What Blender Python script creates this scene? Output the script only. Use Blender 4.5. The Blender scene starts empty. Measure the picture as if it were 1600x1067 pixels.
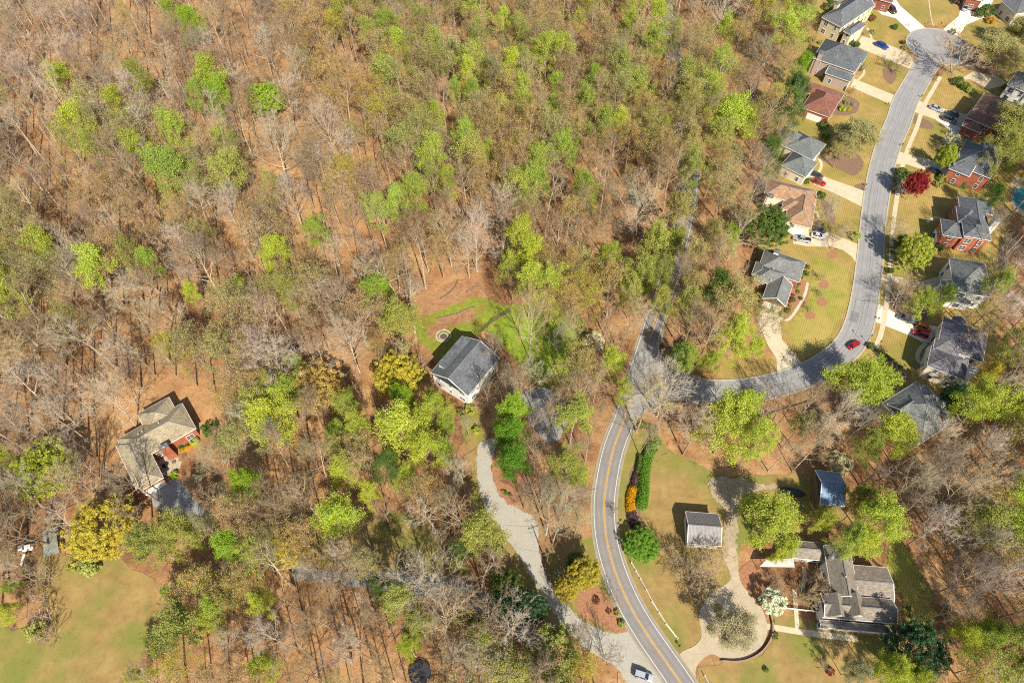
import bpy, math, random
import numpy as np
from mathutils import Vector, Matrix
from math import radians, sin, cos, tan, pi

R = random.Random(7)
NR = np.random.RandomState(11)
S = bpy.context.scene
COL = S.collection

# ------------------------------------------------------------------ camera
H = 150.0
TILT = radians(33)
FOC = 1067.0
cam = bpy.data.cameras.new('camera'); cam.lens = 24.0; cam.sensor_width = 36.0
cam.clip_start = 1.0; cam.clip_end = 6000
camo = bpy.data.objects.new('camera', cam); COL.objects.link(camo)
camo.location = (0, 0, H); camo.rotation_euler = (TILT, 0, 0)
S.camera = camo

# ------------------------------------------------------------------ light
SUN_AZ = (0.33, -0.944)            # horizontal direction towards the sun
SUN_EL = radians(44)
W = bpy.data.worlds.new('World'); S.world = W; W.use_nodes = True
nt = W.node_tree; nt.nodes.clear()
sky = nt.nodes.new('ShaderNodeTexSky'); sky.sky_type = 'NISHITA'; sky.sun_disc = False
sky.sun_elevation = SUN_EL
sky.sun_rotation = math.atan2(SUN_AZ[0], SUN_AZ[1])
bg = nt.nodes.new('ShaderNodeBackground'); bg.inputs['Strength'].default_value = 0.1
wo = nt.nodes.new('ShaderNodeOutputWorld')
nt.links.new(sky.outputs[0], bg.inputs[0]); nt.links.new(bg.outputs[0], wo.inputs[0])
sl = bpy.data.lights.new('sun', 'SUN'); sl.energy = 5.0; sl.angle = radians(0.5); sl.color = (1.0, 0.93, 0.80)
so = bpy.data.objects.new('sun', sl); COL.objects.link(so); so.location = (0, 0, 200)
sd = Vector((SUN_AZ[0] * cos(SUN_EL), SUN_AZ[1] * cos(SUN_EL), sin(SUN_EL)))
so.rotation_euler = sd.to_track_quat('Z', 'Y').to_euler()
S.view_settings.view_transform = 'Standard'; S.view_settings.look = 'None'
S.view_settings.exposure = 0.66; S.view_settings.gamma = 1.0; S.view_settings.use_curve_mapping = False
S.cycles.max_bounces = 5; S.cycles.transparent_max_bounces = 4
S.cycles.pixel_filter_type = 'BLACKMAN_HARRIS'; S.cycles.filter_width = 1.1; S.cycles.use_denoising = False

# ------------------------------------------------------------------ helpers
ct, st_ = cos(TILT), sin(TILT)
def P(px, py, z=0.0):
    "point of the photograph -> world point at height z"
    u = (px - 800.0) / FOC; v = -(py - 533.5) / FOC
    y = v * ct + st_; zz = v * st_ - ct
    t = (z - H) / zz
    return Vector((u * t, y * t, z))
def P2(q, z=0.0):
    v = P(q[0], q[1], z); return (v.x, v.y)
def pix(x, y, z=0.0):
    dz = z - H
    d = y * st_ - dz * ct
    return 800 + FOC * x / d, 533.5 - FOC * (y * ct + dz * st_) / d
def mpp(px, py, z=0.0):
    "metres per pixel across at that point"
    a = P(px, py, z); return (a.y * st_ + (H - z) * ct) / FOC
def link(o, parent=None):
    COL.objects.link(o)
    if parent is not None: o.parent = parent
    return o
def tag(o, label=None, cat=None, group=None, kind=None):
    if label: o['label'] = label
    if cat: o['category'] = cat
    if group: o['group'] = group
    if kind: o['kind'] = kind
    return o
def empty(name, loc=(0, 0, 0), rz=0.0, sc=1.0):
    o = bpy.data.objects.new(name, None); COL.objects.link(o)
    o.location = loc; o.rotation_euler = (0, 0, rz); o.scale = (sc, sc, sc) if not isinstance(sc, tuple) else sc
    o.empty_display_size = .2
    return o
def copy_tree(o, parent=None):
    c = o.copy(); COL.objects.link(c); c.parent = parent
    for ch in list(o.children): copy_tree(ch, c)
    return c
def mesh_np(name, co, faces, mats, mi=None, smooth=False):
    "co (n,3); faces: list of (k,m) int arrays, all k-gons"
    me = bpy.data.meshes.new(name)
    co = np.asarray(co, dtype=np.float32)
    fl = [np.asarray(f, dtype=np.int32) for f in (faces if isinstance(faces, list) else [faces]) if len(f)]
    n = sum(f.size for f in fl); m = sum(len(f) for f in fl)
    me.vertices.add(len(co)); me.vertices.foreach_set('co', co.ravel())
    me.loops.add(n); me.loops.foreach_set('vertex_index', np.concatenate([f.ravel() for f in fl]))
    tot = np.concatenate([np.full(len(f), f.shape[1], dtype=np.int32) for f in fl])
    sta = np.concatenate([[0], np.cumsum(tot)[:-1]]).astype(np.int32)
    me.polygons.add(m); me.polygons.foreach_set('loop_start', sta); me.polygons.foreach_set('loop_total', tot)
    if mi is not None: me.polygons.foreach_set('material_index', np.asarray(mi, dtype=np.int32))
    if smooth: me.polygons.foreach_set('use_smooth', np.ones(m, dtype=bool))
    for x in (mats if isinstance(mats, (list, tuple)) else [mats]): me.materials.append(x)
    me.update(calc_edges=True); me.validate()
    return me
def ob(name, me, parent=None, loc=None):
    o = bpy.data.objects.new(name, me); link(o, parent)
    if loc is not None: o.location = loc
    return o

class MB:
    "collects faces into one mesh"
    def __init__(s): s.v = []; s.f = []; s.m = []
    def add(s, vs, fs, m=0):
        b = len(s.v); s.v += [tuple(x) for x in vs]
        for f in fs: s.f.append([i + b for i in f]); s.m.append(m)
    def box(s, x0, x1, y0, y1, z0, z1, m=0):
        s.add([(x0,y0,z0),(x1,y0,z0),(x1,y1,z0),(x0,y1,z0),(x0,y0,z1),(x1,y0,z1),(x1,y1,z1),(x0,y1,z1)],
              [(0,3,2,1),(4,5,6,7),(0,1,5,4),(1,2,6,5),(2,3,7,6),(3,0,4,7)], m)
    def bar(s, a, b, w, h=None, m=0):
        a = Vector(a); b = Vector(b); h = h or w
        d = (b - a).normalized(); up = Vector((0,0,1)) if abs(d.z) < .95 else Vector((1,0,0))
        x = d.cross(up).normalized() * w / 2; y = x.cross(d).normalized() * h / 2
        vs = [a-x-y, a+x-y, a+x+y, a-x+y, b-x-y, b+x-y, b+x+y, b-x+y]
        s.add(vs, [(0,3,2,1),(4,5,6,7),(0,1,5,4),(1,2,6,5),(2,3,7,6),(3,0,4,7)], m)
    def tube(s, a, b, r0, r1=None, n=8, m=0, caps=True):
        a = Vector(a); b = Vector(b); r1 = r0 if r1 is None else r1
        d = (b - a).normalized(); up = Vector((0,0,1)) if abs(d.z) < .95 else Vector((1,0,0))
        x = d.cross(up).normalized(); y = x.cross(d).normalized()
        vs = [a + (x*cos(t)+y*sin(t))*r0 for t in [2*pi*i/n for i in range(n)]] + [b + (x*cos(t)+y*sin(t))*r1 for t in [2*pi*i/n for i in range(n)]]
        fs = [(i, (i+1)%n, n+(i+1)%n, n+i) for i in range(n)]
        if caps: fs += [tuple(range(n))[::-1], tuple(range(n, 2*n))]
        s.add(vs, fs, m)
    def build(s, name, mats, parent=None, smooth=False):
        me = bpy.data.meshes.new(name); me.from_pydata([tuple(x) for x in s.v], [], s.f)
        for x in (mats if isinstance(mats, (list, tuple)) else [mats]): me.materials.append(x)
        me.polygons.foreach_set('material_index', s.m)
        if smooth: me.polygons.foreach_set('use_smooth', [True] * len(s.f))
        me.update()
        return ob(name, me, parent)

def catmull(pts, n=6, closed=False):
    out = []; k = len(pts)
    rng = range(k) if closed else range(k - 1)
    for i in rng:
        g = (lambda j: pts[j % k]) if closed else (lambda j: pts[min(max(j, 0), k - 1)])
        p0, p1, p2, p3 = g(i-1), g(i), g(i+1), g(i+2)
        for a in range(n):
            t = a / n
            out.append(tuple(.5*((2*p1[c])+(-p0[c]+p2[c])*t+(2*p0[c]-5*p1[c]+4*p2[c]-p3[c])*t*t+(-p0[c]+3*p1[c]-3*p2[c]+p3[c])*t**3) for c in range(len(p1))))
    if not closed: out.append(tuple(pts[-1]))
    return out
def inpoly(X, Y, poly):
    r = np.zeros(X.shape, bool); n = len(poly)
    for i in range(n):
        x0, y0 = poly[i][:2]; x1, y1 = poly[(i+1) % n][:2]
        if y0 == y1: continue
        c = ((y0 > Y) != (y1 > Y)) & (X < (x1-x0)*(Y-y0)/(y1-y0)+x0)
        r ^= c
    return r
def polydist(X, Y, line):
    d = np.full(X.shape, 1e9)
    for (x0, y0), (x1, y1) in zip([q[:2] for q in line[:-1]], [q[:2] for q in line[1:]]):
        dx, dy = x1-x0, y1-y0; L = dx*dx+dy*dy + 1e-9
        t = np.clip(((X-x0)*dx+(Y-y0)*dy)/L, 0, 1)
        d = np.minimum(d, np.hypot(X-x0-t*dx, Y-y0-t*dy))
    return d

# ------------------------------------------------------------------ materials
def new_mat(name):
    m = bpy.data.materials.new(name); m.use_nodes = True
    t = m.node_tree; t.nodes.clear()
    o = t.nodes.new('ShaderNodeOutputMaterial'); b = t.nodes.new('ShaderNodeBsdfPrincipled')
    t.links.new(b.outputs[0], o.inputs[0]); b.inputs['Roughness'].default_value = .85
    b.inputs['Specular IOR Level'].default_value = .25
    return m, t, b
def N(t, ty, **k):
    n = t.nodes.new(ty)
    for a, v in k.items():
        if a in n.inputs: n.inputs[a].default_value = v
        else: setattr(n, a, v)
    return n
def noise(t, scale, detail=4, rough=.6, vec=None, obj=False):
    n = N(t, 'ShaderNodeTexNoise'); n.inputs['Scale'].default_value = scale
    n.inputs['Detail'].default_value = detail; n.inputs['Roughness'].default_value = rough
    if vec is not None: t.links.new(vec, n.inputs['Vector'])
    return n.outputs['Fac']
def ramp(t, fac, stops):
    r = t.nodes.new('ShaderNodeValToRGB'); e = r.color_ramp.elements
    while len(e) < len(stops): e.new(.5)
    for i, (p, c) in enumerate(stops): e[i].position = p; e[i].color = (*c, 1) if len(c) == 3 else c
    t.links.new(fac, r.inputs[0]); return r.outputs[0]
def mix(t, fac, a, b, mode='MIX'):
    m = t.nodes.new('ShaderNodeMix'); m.data_type = 'RGBA'; m.blend_type = mode
    for s, v in ((m.inputs[0], fac), (m.inputs[6], a), (m.inputs[7], b)):
        if hasattr(v, 'links') or isinstance(v, bpy.types.NodeSocket): t.links.new(v, s)
        else: s.default_value = v if isinstance(v, (int, float)) else (*v, 1)
    return m.outputs[2]
def coords(t, kind='Object'):
    return t.nodes.new('ShaderNodeTexCoord').outputs[kind]
def bump(t, b, h, strength=.4, dist=.1):
    n = t.nodes.new('ShaderNodeBump'); n.inputs['Strength'].default_value = strength; n.inputs['Distance'].default_value = dist
    t.links.new(h, n.inputs['Height']); t.links.new(n.outputs[0], b.inputs['Normal'])
def simple(name, c, rough=.8, var=.25, scale=2.0, bmp=0, metal=0.0, c2=None):
    m, t, b = new_mat(name); v = coords(t)
    f = noise(t, scale, 5, .6, v)
    c2 = c2 or tuple(x * (1 - var) for x in c)
    t.links.new(ramp(t, f, [(.3, c2), (.7, c)]), b.inputs['Base Color'])
    b.inputs['Roughness'].default_value = rough; b.inputs['Metallic'].default_value = metal
    if bmp: bump(t, b, noise(t, scale * 8, 3, .6, v), bmp, .03)
    return m
def shingle(name, c, tint=None):
    m, t, b = new_mat(name); v = coords(t)
    sp = t.nodes.new('ShaderNodeSeparateXYZ'); t.links.new(v, sp.inputs[0])
    # courses follow the height: a thin dark joint each 0.14 m
    mu = N(t, 'ShaderNodeMath', operation='MULTIPLY'); t.links.new(sp.outputs[2], mu.inputs[0]); mu.inputs[1].default_value = 1 / .16
    fr = N(t, 'ShaderNodeMath', operation='FRACT'); t.links.new(mu.outputs[0], fr.inputs[0])
    joint = ramp(t, fr.outputs[0], [(.0, (.55,)*3), (.18, (1,)*3)])
    mp = t.nodes.new('ShaderNodeMapping'); mp.inputs['Scale'].default_value = (1.1, 1.1, 6.0); t.links.new(v, mp.inputs[0])
    tabs = ramp(t, noise(t, 3.2, 2, .7, mp.outputs[0]), [(.3, (.70,)*3), (.7, (1.22,)*3)])
    big = ramp(t, noise(t, .35, 4, .65, v), [(.3, (.80,)*3), (.7, (1.15,)*3)])
    stain = ramp(t, noise(t, 1.0, 5, .7, mp.outputs[0]), [(.38, tuple(x*.6 for x in c)), (.62, c)])
    x = mix(t, 1.0, stain, joint, 'MULTIPLY'); x = mix(t, 1.0, x, tabs, 'MULTIPLY'); x = mix(t, 1.0, x, big, 'MULTIPLY')
    t.links.new(x, b.inputs['Base Color']); b.inputs['Roughness'].default_value = .9
    bump(t, b, fr.outputs[0], .25, .02)
    return m
def brick(name, c, c2, mortar=(.42, .38, .33)):
    m, t, b = new_mat(name); v = coords(t)
    mp = t.nodes.new('ShaderNodeMapping'); mp.inputs['Rotation'].default_value = (radians(90), 0, 0); t.links.new(v, mp.inputs[0])
    br = t.nodes.new('ShaderNodeTexBrick'); t.links.new(mp.outputs[0], br.inputs[0])
    br.inputs['Scale'].default_value = 1.0; br.inputs['Brick Width'].default_value = .22; br.inputs['Row Height'].default_value = .075
    br.inputs['Mortar Size'].default_value = .008
    br.inputs['Color1'].default_value = (*c, 1); br.inputs['Color2'].default_value = (*c2, 1); br.inputs['Mortar'].default_value = (*mortar, 1)
    x = mix(t, 1.0, br.outputs[0], ramp(t, noise(t, .8, 4, .6, v), [(.3, (.75,)*3), (.7, (1.15,)*3)]), 'MULTIPLY')
    t.links.new(x, b.inputs['Base Color']); return m
def leafmat(name, trans=.35):
    m, t, b = new_mat(name)
    oi = t.nodes.new('ShaderNodeObjectInfo')
    ge = t.nodes.new('ShaderNodeNewGeometry')
    v = coords(t)
    f = noise(t, 1.6, 3, .6, v)
    hue = ramp(t, f, [(.3, (.72, .80, .70)), (.7, (1.25, 1.15, 1.1))])
    r2 = ramp(t, ge.outputs['Random Per Island'], [(0, (.70, .74, .75)), (1, (1.25, 1.2, 1.0))])
    x = mix(t, 1.0, oi.outputs['Color'], hue, 'MULTIPLY'); x = mix(t, 1.0, x, r2, 'MULTIPLY')
    t.links.new(x, b.inputs['Base Color']); b.inputs['Roughness'].default_value = .6
    tr = t.nodes.new('ShaderNodeBsdfTranslucent'); t.links.new(mix(t, 1.0, x, (1.1, 1.15, .7), 'MULTIPLY'), tr.inputs[0])
    ms = t.nodes.new('ShaderNodeMixShader'); ms.inputs[0].default_value = trans
    t.links.new(b.outputs[0], ms.inputs[1]); t.links.new(tr.outputs[0], ms.inputs[2])
    t.links.new(ms.outputs[0], t.nodes['Material Output'].inputs[0])
    return m
def objcol(name, rough=.85, var=.35, scale=1.2):
    m, t, b = new_mat(name)
    oi = t.nodes.new('ShaderNodeObjectInfo'); v = coords(t)
    x = mix(t, 1.0, oi.outputs['Color'], ramp(t, noise(t, scale, 4, .6, v), [(.3, (1-var,)*3), (.7, (1+var*.6,)*3)]), 'MULTIPLY')
    t.links.new(x, b.inputs['Base Color']); b.inputs['Roughness'].default_value = rough
    return m
def carpaint(name, c):
    m, t, b = new_mat(name); b.inputs['Base Color'].default_value = (*c, 1)
    b.inputs['Roughness'].default_value = .3; b.inputs['Coat Weight'].default_value = .8; b.inputs['Metallic'].default_value = .25
    return m
M = {}
M['leaf'] = leafmat('leaf_surface'); M['needle'] = leafmat('needle_surface', .12)
M['twig'] = objcol('twig_bark'); M['bark'] = objcol('trunk_bark', .9, .4, 3)
M['petal'] = leafmat('petal_surface', .2)
M['white'] = simple('white_paint', (.78, .77, .72), .5, .12, 1.5)
M['cream'] = simple('cream_siding', (.62, .52, .34), .7, .12, 1)
M['pink'] = simple('pinkish_siding', (.42, .32, .27), .75, .12, 1)
M['stucco'] = simple('stucco_wall', (.68, .60, .46), .8, .1, 1)
M['brick'] = brick('red_brick', (.42, .115, .06), (.31, .08, .042), (.38, .19, .12))
M['brickd'] = brick('dark_brick', (.30, .08, .045), (.22, .055, .03), (.30, .16, .11))
M['sh_grey'] = shingle('grey_shingles', (.155, .165, .175))
M['sh_dark'] = shingle('slate_grey_shingles', (.135, .145, .155))
M['sh_green'] = shingle('green_grey_shingles', (.17, .19, .18))
M['sh_tan'] = shingle('tan_shingles', (.40, .24, .14))
M['sh_brown'] = shingle('brown_shingles', (.27, .15, .10))
M['sh_red'] = shingle('russet_shingles', (.25, .105, .07))
M['sh_beige'] = shingle('beige_grey_shingles', (.40, .33, .215))
M['sh_wood'] = shingle('weathered_wood_shingles', (.30, .25, .20))
M['sh_blue'] = shingle('purple_grey_shingles', (.20, .19, .205))
M['sh_lgrey'] = shingle('light_grey_shingles', (.22, .225, .21))
M['glass'] = simple('window_glass', (.05, .07, .09), .08, .2, 1); M['glass'].node_tree.nodes['Principled BSDF'].inputs['Specular IOR Level'].default_value = .6
M['trim'] = M['white']
M['asphalt'] = None
M['steel'] = simple('steel', (.35, .36, .37), .4, .2, 3, metal=.7)
M['black'] = simple('black_rubber', (.02, .02, .022), .7, .3, 4)
M['wood'] = simple('weathered_wood', (.24, .17, .11), .85, .4, 3, .3)
M['darkwood'] = simple('dark_deck_wood', (.13, .115, .105), .85, .35, 3, .3)
M['stone'] = simple('field_stone', (.45, .38, .30), .85, .35, 4, .3)
M['kerb'] = simple('kerb_concrete', (.44, .39, .29), .85, .2, 1.5, .1)
# ------------------------------------------------------------------ layout of the ground (photo points on the ground)
def pw(pts): return [P2(q) for q in pts]
MAIN = catmull(pw([(1100,1125),(1082,1095),(1064,1067),(1032,1021),(1012,992),(992,960),(975,927),(957.6,882),(947,837),(944,789),(949,745),(959,700),(975,657),(988,615),(1002,570),(1015,529),(1025,495),(1037,462),(1052,410),(1065,360),(1076,305),(1079,262),(1074,212),(1066,165),(1056,110),(1046,50),(1038,0),(1032,-40)]), 6)
STREET = [(P2(q[:2]) + (q[2],)) for q in [(1462,78,7.4),(1450,98,7.4),(1434,125,7.4),(1415,158,7.3),(1404,190,7.2),(1389,225,7.0),(1378,262,6.9),(1371,300,6.9),(1364,350,6.6),(1360,400,6.6),(1357,425,6.6),(1354,450,6.6),(1349,480,6.7),(1341,512,6.8),(1326,540,6.6),(1300,563,6.2),(1266,583,6.2),(1218,600,6.2),(1160,611,6.2),(1100,611,6.2),(1050,603,6.6),(1005,590,7.2)]]
STREET = catmull(STREET, 6)
CUL = P2((1466,73)); CULR = 10.9
DRIVES = {
 'white': [
  [(1364,10),(1394,-8),(1407,10),(1446,44),(1436,52),(1424,52),(1400,29),(1378,23)],
  [(1502,11),(1498,26),(1474,46),(1482,54),(1496,58),(1512,38),(1537,28),(1556,-6),(1518,-6)],
  [(1373,475),(1403,491),(1422,504),(1465,510),(1460,536),(1440,534),(1424,525),(1369,503)],
  [(1462,187),(1478,190),(1512,204),(1526,219),(1495,211),(1476,198)],
 ],
 'concrete': [
  [(1347,56),(1400,75),(1419,84),(1430,96),(1427,110),(1395,97),(1338,73)],
  [(1334,123),(1402,151),(1396,165),(1329,136)],
  [(1433,157),(1470,169),(1512,180),(1522,200),(1512,204),(1478,190),(1462,187),(1426,174)],
  [(1400,236),(1450,249),(1484,260),(1478,273),(1450,268),(1417,257),(1394,256)],
  [(1265,273),(1287,276),(1352,299),(1348,324),(1304,302),(1272,289)],
  [(1236,366),(1262,362),(1291,361),(1344,383),(1341,420),(1332,402),(1318,391),(1300,386),(1262,385),(1240,381)],
  [(1373,427),(1440,440),(1475,430),(1488,455),(1455,466),(1440,450),(1372,441)],
  [(1312,606),(1345,628),(1380,628),(1402,610),(1413,616),(1400,634),(1372,655),(1345,655),(1320,625)],
  [(1182,495),(1196,478),(1217,488),(1222,530),(1236,548),(1252,566),(1236,582),(1214,585),(1213,560),(1200,540)],
  [(1500,125),(1520,112),(1560,120),(1575,132),(1545,140),(1516,124)],
 ],
 'tan': [
  [(1062,1022),(1086,1008),(1096,992),(1092,962),(1098,945),(1108,930),(1130,915),(1142,900),(1128,862),(1150,858),(1156,905),(1175,932),(1190,950),(1199,977),(1195,1001),(1180,1020),(1160,1030),(1135,1031),(1115,1022),(1102,1026),(1088,1042),(1086,1060),(1074,1052)],
 ],
}
WALKS = [ # centre line, width m
 ([(1197,978),(1240,985),(1290,992),(1340,998)], 1.2), ([(1241,920),(1244,955),(1246,984)], .9),
 ([(1256,885),(1257,905),(1252,920)], .9), ([(1447,536),(1436,548),(1434,562),(1444,570)], 1.0),
 ([(1270,246),(1281,250),(1283,262),(1276,274)], .9), ([(1269,330),(1278,334),(1277,346)], .8),
 ([(1262,442),(1257,462),(1242,488),(1230,500),(1216,496)], .75), ([(1352,70),(1362,62),(1355,44)], .8),
 ([(1340,126),(1350,115),(1348,104)], .8), ([(1480,345),(1462,340),(1448,348)], .9), ([(1486,2),(1494,8),(1503,11)], .9),
 ([(1451,0),(1452,6),(1455,28),(1459,42)], .35),
]
GRAVEL = [
 [(752,690),(768,684),(778,690),(770,712),(768,735),(775,762),(790,784),(812,795),(838,812),(842,850),(848,880),(860,910),(880,935),(905,965),(940,985),(965,990),(990,985),(1006,1010),(1032,1048),(1050,1075),(1000,1085),(960,1040),(925,1020),(885,985),(862,950),(838,915),(818,880),(795,845),(772,815),(757,790),(747,750),(745,715)],
 [(815,618),(838,606),(868,612),(888,640),(882,672),(862,694),(842,680),(826,650)],
]
PAVED_BLUE = [
 [(455,882),(520,893),(600,893),(680,900),(745,915),(790,945),(828,985),(850,1010),(832,1015),(800,985),(752,955),(700,938),(620,925),(540,915),(455,902)],
 [(228,768),(262,748),(284,752),(298,772),(322,798),(330,822),(300,822),(262,806),(240,790)],
]
LAWN_G = [
 [(640,500),(700,478),(745,462),(790,478),(850,470),(908,490),(928,540),(908,582),(880,604),(842,606),(815,572),(792,548),(760,515),(730,530),(690,565),(672,545),(655,535)],
 [(1395,835),(1420,865),(1450,915),(1462,965),(1445,1000),(1418,990),(1408,930),(1385,880)],
]
LAWN_T = [
 [(728,628),(748,640),(762,690),(748,715),(750,760),(766,800),(800,850),(835,905),(870,955),(900,985),(880,1000),(845,960),(800,900),(758,862),(738,800),(735,730),(722,670)],
 [(850,860),(900,846),(930,838),(948,885),(966,935),(992,985),(975,1002),(945,1000),(905,968),(878,940),(858,900)],
 [(60,870),(130,868),(170,852),(200,885),(242,905),(246,960),(232,1005),(214,1040),(205,1095),(-60,1095),(-40,960),(20,985),(75,965),(60,910)],
 [(985,675),(1020,670),(1040,700),(1130,745),(1262,740),(1268,800),(1240,850),(1160,850),(1150,905),(1092,945),(1096,992),(1084,1008),(1060,1020),(1024,985),(990,925),(968,880),(958,830),(956,785),(962,740)],
 [(1090,1042),(1130,1036),(1190,1024),(1215,990),(1200,950),(1330,990),(1400,1000),(1420,1030),(1380,1100),(1095,1100)],
 [(1250,-20),(1215,100),(1200,200),(1190,290),(1185,390),(1180,470),(1205,500),(1232,545),(1252,562),(1282,548),(1318,517),(1332,478),(1338,430),(1343,380),(1350,310),(1360,255),(1378,205),(1398,155),(1422,110),(1418,70),(1440,40),(1500,40),(1500,-20)],
 [(1515,-20),(1500,40),(1505,60),(1480,110),(1440,145),(1420,195),(1400,250),(1386,320),(1378,400),(1376,450),(1368,505),(1350,545),(1325,570),(1380,640),(1440,620),(1500,640),(1560,560),(1562,470),(1580,330),(1600,210),(1660,100),(1660,-20)],
 [(1130,560),(1190,552),(1212,562),(1213,582),(1160,593),(1120,590)],
 [(1330,775),(1400,800),(1420,830),(1400,850),(1340,830),(1280,800),(1270,780)],
 [(400,820),(470,800),(640,800),(700,850),(690,895),(600,888),(480,885),(400,870)],
]
BEDS = [ # red / brown mulch
 ([(768,705),(785,690),(806,700),(818,745),(820,770),(808,788),(788,786),(774,765)], 'red'),
 ([(905,925),(930,915),(955,940),(975,970),(985,985),(970,992),(940,975),(905,960)], 'red'),
 ([(1155,892),(1185,870),(1200,900),(1195,940),(1200,960),(1206,985),(1199,975),(1190,948),(1172,928),(1157,908)], 'red'),
 ([(1248,440),(1262,440),(1262,470),(1240,492),(1226,500),(1213,492),(1225,478),(1238,452)], 'red'),
 ([(1030,535),(1040,520),(1062,560),(1085,575),(1075,590),(1050,582),(1034,562)], 'brown'),
 ([(1396,172),(1415,170),(1425,185),(1432,200),(1425,206),(1400,194),(1385,188)], 'none'),
 ([(1430,180),(1455,192),(1457,202),(1430,196)], 'brown'),
 ([(1380,108),(1398,108),(1400,122),(1392,132),(1382,124)], 'brown'),
 ([(1280,165),(1320,150),(1342,160),(1335,178),(1300,180)], 'brown'),
 ([(1280,245),(1330,236),(1350,255),(1335,275),(1305,262),(1288,254)], 'brown'),
 ([(1336,290),(1352,286),(1352,297),(1340,297)], 'brown'),
 ([(1385,275),(1400,262),(1440,275),(1450,295),(1410,305),(1392,300)], 'brown'),
 ([(1283,312),(1296,320),(1306,340),(1301,352),(1293,346),(1288,334)], 'brown'),
 ([(1380,465),(1400,456),(1440,470),(1448,500),(1420,495),(1395,485)], 'brown'),
 ([(1370,545),(1395,560),(1420,585),(1412,595),(1385,570),(1365,553)], 'brown'),
 ([(985,735),(996,735),(1000,800),(998,835),(986,830),(978,790)], 'brown'),
 ([(1500,85),(1530,88),(1570,110),(1560,120),(1520,110),(1496,100)], 'brown'),
 ([(1040,690),(1030,700),(1005,800),(1010,840),(1022,835),(1030,770),(1040,720)], 'dirt'),
 ([(662,478),(690,445),(742,428),(768,455),(740,462),(700,478),(662,496)], 'dirt'),
 ([(665,512),(700,492),(742,482),(745,500),(700,508),(672,530)], 'dirt'),
]
for (x, y) in [(1287,440),(1284,468),(1266,488),(1301,394)]:
    BEDS.append(([(x-8,y+2),(x,y-4),(x+8,y+2),(x+7,y+8),(x,y+11),(x-7,y+8)], 'red'))
BARE_ORANGE = [(300,640),]

def jitter(poly, step=.8, amp=.25, seed=0):
    r = random.Random(seed); out = []
    n = len(poly)
    for i in range(n):
        a, b = poly[i], poly[(i+1) % n]; L = math.hypot(b[0]-a[0], b[1]-a[1]); k = max(1, int(L/step))
        for j in range(k):
            t = j/k; out.append((a[0]+(b[0]-a[0])*t+r.uniform(-amp, amp), a[1]+(b[1]-a[1])*t+r.uniform(-amp, amp)))
    return out
def sheet(name, poly, z, mat, thick=0.0):
    from mathutils.geometry import tessellate_polygon
    n = len(poly)
    tri = tessellate_polygon([[Vector((x, y, 0)) for x, y in poly]])
    vs = [(x, y, z) for x, y in poly]; fs = []
    for t in tri:
        a, b, c = (Vector(vs[i]) for i in t)
        fs.append(tuple(t) if (b-a).cross(c-a).z > 0 else tuple(t)[::-1])
    if thick:
        vs += [(x, y, z-thick) for x, y in poly]
        area = sum(poly[i][0]*poly[(i+1)%n][1]-poly[(i+1)%n][0]*poly[i][1] for i in range(n))
        for i in range(n):
            j = (i+1) % n; q = (i, i+n, j+n, j); fs.append(q if area > 0 else q[::-1])
    me = bpy.data.meshes.new(name); me.from_pydata(vs, [], fs); me.materials.append(mat); me.update()
    return tag(ob(name, me), kind='structure')
def offset(line, d):
    out = []
    for i, q in enumerate(line):
        a = line[max(i-1, 0)]; b = line[min(i+1, len(line)-1)]
        t = Vector((b[0]-a[0], b[1]-a[1])).normalized(); dd = d(i) if callable(d) else d
        out.append((q[0]-t.y*dd, q[1]+t.x*dd))
    return out
def ribbon_parts(line, d0, d1, z0, z1=None, top_only=True, mb=None):
    "band between offsets d0<d1; raised if z1 given"
    mb = mb or MB(); A = offset(line, d0); B = offset(line, d1); n = len(line)
    z = z0 if z1 is None else z1
    vs = [(x, y, z) for x, y in A] + [(x, y, z) for x, y in B]
    fs = [(i, i+1, n+i+1, n+i) for i in range(n-1)]
    fs = [f[::-1] for f in fs] if (d1 < d0 if not callable(d0) else d1(0) < d0(0)) else fs
    if z1 is not None:
        vs += [(x, y, z0) for x, y in A] + [(x, y, z0) for x, y in B]
        for i in range(n-1):
            fs += [(i, 2*n+i, 2*n+i+1, i+1), (n+i, n+i+1, 3*n+i+1, 3*n+i)]
    mb.add(vs, fs); return mb

# ---- ground sheet with zones
def axis(a, b, step, far):
    core = list(np.arange(a, b + .01, step)); out = []
    g = step
    v = a
    while v > -far: g *= 1.5; v -= g; out.append(v)
    out = out[::-1] + core; g = step; v = core[-1]
    while v < far: g *= 1.5; v += g; out.append(v)
    return np.array(out)
ax = axis(-235, 235, .8, 2600); ay = axis(0, 285, .8, 2600)
GX, GY = np.meshgrid(ax, ay)
def soft(polys, blur=2):
    m = np.zeros(GX.shape)
    for p in polys: m = np.maximum(m, inpoly(GX, GY, p).astype(float))
    for _ in range(blur):
        q = m.copy(); q[1:-1, 1:-1] = (m[1:-1, 1:-1]*2 + m[:-2, 1:-1] + m[2:, 1:-1] + m[1:-1, :-2] + m[1:-1, 2:]) / 6; m = q
    return m
zt = soft([pw(p) for p in LAWN_T], 3); zg = soft([pw(p) for p in LAWN_G], 3)
zd = soft([pw(p) for p, k in BEDS if k in ('red', 'dirt')], 2)
zr = soft([offset(MAIN, -4.6) + offset(MAIN, 4.6)[::-1]], 3)
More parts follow.
